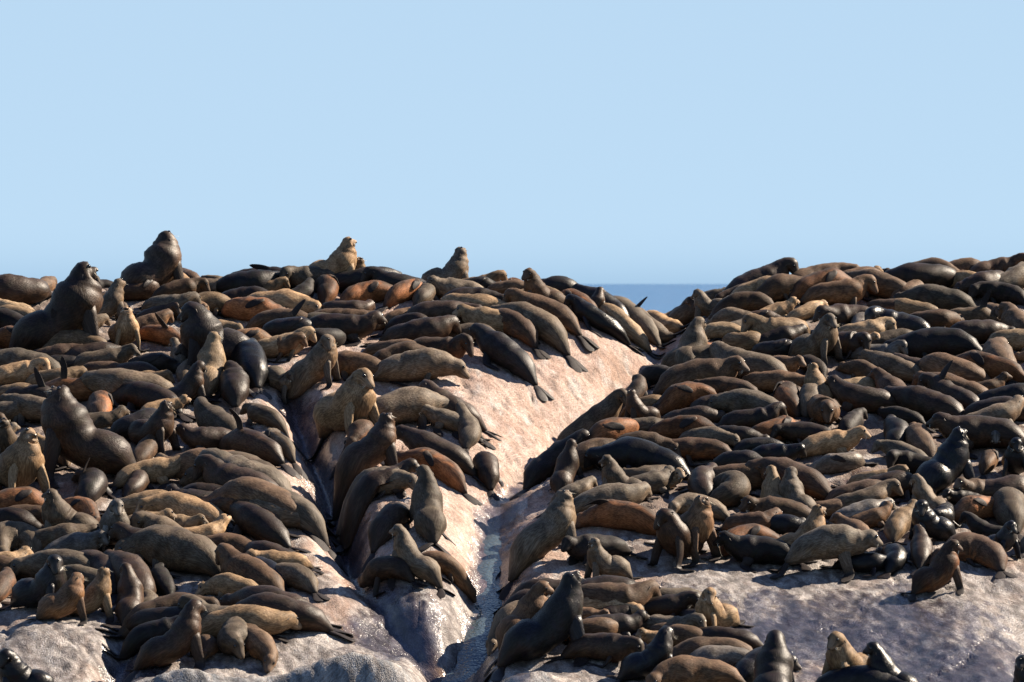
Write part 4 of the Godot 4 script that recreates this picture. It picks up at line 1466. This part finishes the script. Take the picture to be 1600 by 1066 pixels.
	["A", 286, 711, 16, 1.8, "T", "n-45", "tan seal with head drooping to the right, above the row of sleepers"],
	["L", 330, 702, 165, 2.1, "B", "", "brown sleeper topmost in the row of long grey sleepers"],
	["L", 376, 708, 160, 2.3, "G", "c15 y0", "long grey sleeper second from top in the slanting row"],
	["L", 384, 717, 160, 2.3, "G", "c12 y0", "long grey sleeper third from top in the slanting row"],
	["L", 372, 727, 160, 2.2, "D", "c15 y0", "dark sleeper fourth from top in the slanting row"],
	["L", 402, 750, 160, 2.4, "B", "c10 y0", "smooth brown-grey sleeper lowest in the slanting row, nearest the gully"],
	["L", 446, 765, 158, 2.0, "G", "c12", "grey sleeper whose black tail hangs into the gully"],
	["L", 326, 755, 170, 1.7, "D", "", "dark back under the tan drooping head's chin"],
	["A", 268, 758, 185, 1.5, "K", "n-5", "black-faced seal facing left under the drooping tan head"],
	["L", 292, 773, 170, 2.0, "T", "", "light tan seal lying above the rounded grey face"],
	["L", 390, 772, 155, 1.9, "R", "", "rust seal under the smooth brown-grey sleeper"],
	["L", 422, 779, 155, 1.8, "G", "", "grey seal with black tail flippers on the pale rock"],
	["L", 402, 793, 132, 2.0, "D", "k1.1", "dark brown big rump with black flippers pointing at the gully"],
	["A", 312, 795, 0, 1.4, "T", "n-20", "rounded grey-tan face left of the dark brown big rump"],
	["A", 350, 812, 16, 1.5, "T", "n38 y0", "tan seal with snout raised to the right over the big grey back"],
	["L", 366, 836, 150, 1.6, "B", "", "brown back below the raised tan snout"],
	["A", 393, 857, 186, 1.4, "T", "n-5", "small pale face looking left near the gully's left bank"],
	["L", 420, 847, 160, 1.7, "D", "", "dark back behind the small pale face"],
	["L", 456, 880, 150, 1.6, "G", "", "grey rump with black trailing flippers at the gully's left bank"],
	["L", 416, 873, 130, 1.5, "W", "", "damp seal with white glint by the small pale face"],
	["L", 145, 736, 90, 1.7, "K", "f l2", "black round back with a blue-lit upright flipper, left slope"],
	["U", 78, 759, 190, 1.7, "G", "n35", "grey seal lifting its snout left, below the sandy ringed-neck one"],
	["S", 25, 763, 0, 1.8, "R", "", "red-brown seal on its side at the left edge, lower slope"],
	["L", 46, 788, 0, 1.5, "B", "", "brown back left of the snout-lifting grey seal"],
	["L", 18, 792, 0, 1.5, "D", "", "dark seal at the left edge with pale face to the right"],
	["H", 182, 771, 284, 1.7, "S", "n-8 y0", "pale round-faced seal with ringed neck staring at the camera"],
	["S", 125, 776, 330, 1.3, "R", "", "small orange flank between the grey snout and the staring seal"],
	["L", 236, 766, 0, 1.6, "T", "", "tan back right of the staring seal"],
	["A", 262, 798, 8, 1.5, "T", "n10", "tan muzzle turned right, right of the staring seal"],
	["L", 262, 813, 150, 1.7, "G", "", "grey back under the tan muzzle"],
	["L", 275, 824, 160, 2.3, "G", "k1.32", "very large grey back in front of the staring seal"],
	["A", 186, 829, 172, 2.1, "D", "n-20 k1.1", "dark brown seal nuzzling left in front of the staring seal"],
	["A", 156, 834, 10, 1.5, "S", "n-15", "grey seal with dark eye patch facing right, left front"],
	["C", 25, 816, 180, 1.7, "G", "", "grey arched seal at the left edge, front"],
	["L", 86, 822, 340, 1.7, "G", "", "slate back between the arched seal and the eye-patched one"],
	["A", 40, 854, 10, 1.4, "T", "", "tan face asleep at the left edge, front"],
	["L", 96, 858, 150, 1.9, "G", "", "grey-brown back right of the tan sleeping face"],
	["H", 86, 864, 330, 1.7, "W", "n-35", "black wet seal with sparkling fur at the left front"],
	["L", 156, 864, 150, 1.9, "D", "", "dark sleek back under the nuzzling brown seal"],
	["L", 14, 870, 180, 1.5, "B", "", "brown seal at the left edge above the rough rock"],
	["L", 206, 873, 140, 1.9, "D", "", "deep grey seal sloping down behind the three pups"],
	["H", 121, 893, 20, 1.3, "B", "n10", "first of three pups sitting at the left front, beside the sparkling seal"],
	["U", 164, 885, 18, 1.4, "T", "n50", "middle of three pups at the left front, snout up"],
	["H", 197, 892, 100, 1.4, "D", "n0", "third of three pups at the left front, back turned"],
	["L", 130, 884, 150, 1.4, "G", "", "grey shoulder behind the first of the three pups"],
	["L", 2, 899, 90, 1.4, "R", "", "rusty rump at the left picture edge, front"],
	["L", 390, 872, 145, 2.0, "B", "", "brown grey seal with dark belly above the two dark sleepers"],
	["L", 366, 897, 150, 1.4, "T", "", "tan flank left of the two dark sleepers"],
	["L", 420, 917, 180, 2.1, "D", "", "upper of two dark sleepers at the front, face to the left"],
	["L", 436, 930, 176, 2.1, "D", "k1.1", "lower of two dark sleepers at the front, round rear to the right"],
	["C", 233, 923, 90, 1.2, "G", "", "small grey rump behind the bottom left pile"],
	["L", 258, 931, 2, 2.0, "B", "", "tan-brown top seal of the bottom left pile"],
	["L", 256, 949, 2, 1.9, "D", "", "dark middle seal of the bottom left pile"],
	["L", 246, 968, 20, 1.5, "K", "", "black lowest seal of the bottom left pile"],
	["H", 305, 943, 18, 1.8, "D", "n-5 y10", "dark seal sitting up before the bottom left pile"],
	["L", 345, 946, 190, 1.9, "G", "", "olive seal right behind the dark sitting one, bottom left"],
	["L", 366, 969, 285, 1.6, "G", "", "grey-brown round rump right of the dark sitting seal"],
	["L", 398, 981, 318, 1.7, "B", "", "brown rear end rightmost in the bottom left group"],
	["L", 376, 946, 340, 2.1, "T", "", "long tan seal under the silver face, bottom left"],
	["A", 410, 939, 272, 1.4, "S", "n-10 y0", "silver dark-eyed face above the bottom left group"],
	["L", 326, 993, 300, 1.1, "B", "", "little brown pup at the dark sitting seal's flipper"],
	["H", 8, 1016, 195, 1.5, "W", "n-10", "wet black seal at the bottom left corner"],
	["H", 568, 568, 312, 2.1, "T", "n-6 y0", "big pale olive seal sitting by the left gully, looking at the camera"],
	["L", 650, 547, 2, 2.1, "G", "c0 y0", "grey seal sleeping straight, chin on the pink rock"],
	["L", 556, 549, 180, 1.9, "B", "", "brown-grey back behind the big pale olive seal"],
	["L", 622, 537, 0, 1.7, "B", "", "thin brown back behind the straight sleeping grey seal"],
	["L", 632, 606, 28, 2.2, "G", "c0", "olive seal lying diagonally with its head up the pink dome"],
	["L", 702, 615, 165, 1.7, "D", "k1.15", "dark reddish rounded seal on the dome's left foot"],
	["A", 662, 641, 180, 1.5, "G", "n-15", "grey seal curling its head to the left in the middle group"],
	["L", 734, 657, 100, 1.5, "G", "k1.1", "grey rounded back at the right side of the middle group"],
	["U", 607, 642, 14, 1.9, "D", "n75 y0", "dark seal sitting nose-up in the middle group"],
	["L", 565, 655, 262, 1.3, "R", "k1.35", "brown round seal under the big pale olive one"],
	["L", 680, 683, 160, 1.9, "D", "k1.1", "dark broad back in the middle group, right of the nose-up seal"],
	["S", 680, 707, 160, 1.7, "R", "", "rust seal with a white-lit flipper in the middle group"],
	["L", 760, 712, 100, 1.2, "D", "k1.5 c0", "dark ball-shaped seal alone at the dome's foot"],
	["L", 585, 731, 20, 1.9, "G", "", "grey speckled seal in the middle group, left side"],
	["A", 642, 736, 28, 1.9, "D", "n-5 c0", "dark seal slanting with chin against its neighbour, middle group"],
	["H", 662, 739, 98, 1.9, "G", "n-10 k1.1", "plump grey seal seen from behind, middle group"],
	["L", 608, 793, 60, 1.4, "D", "k1.4", "dark curled seal left of the plump back view one"],
	["H", 622, 824, 150, 1.5, "G", "n25", "slender young seal with neck stretched up at the front of the middle group"],
	["L", 606, 868, 150, 1.3, "D", "k1.35", "dark curled seal behind the slender young one"],
	["L", 692, 865, 10, 1.3, "B", "", "brown seal with head to the right behind the slender young one"],
]
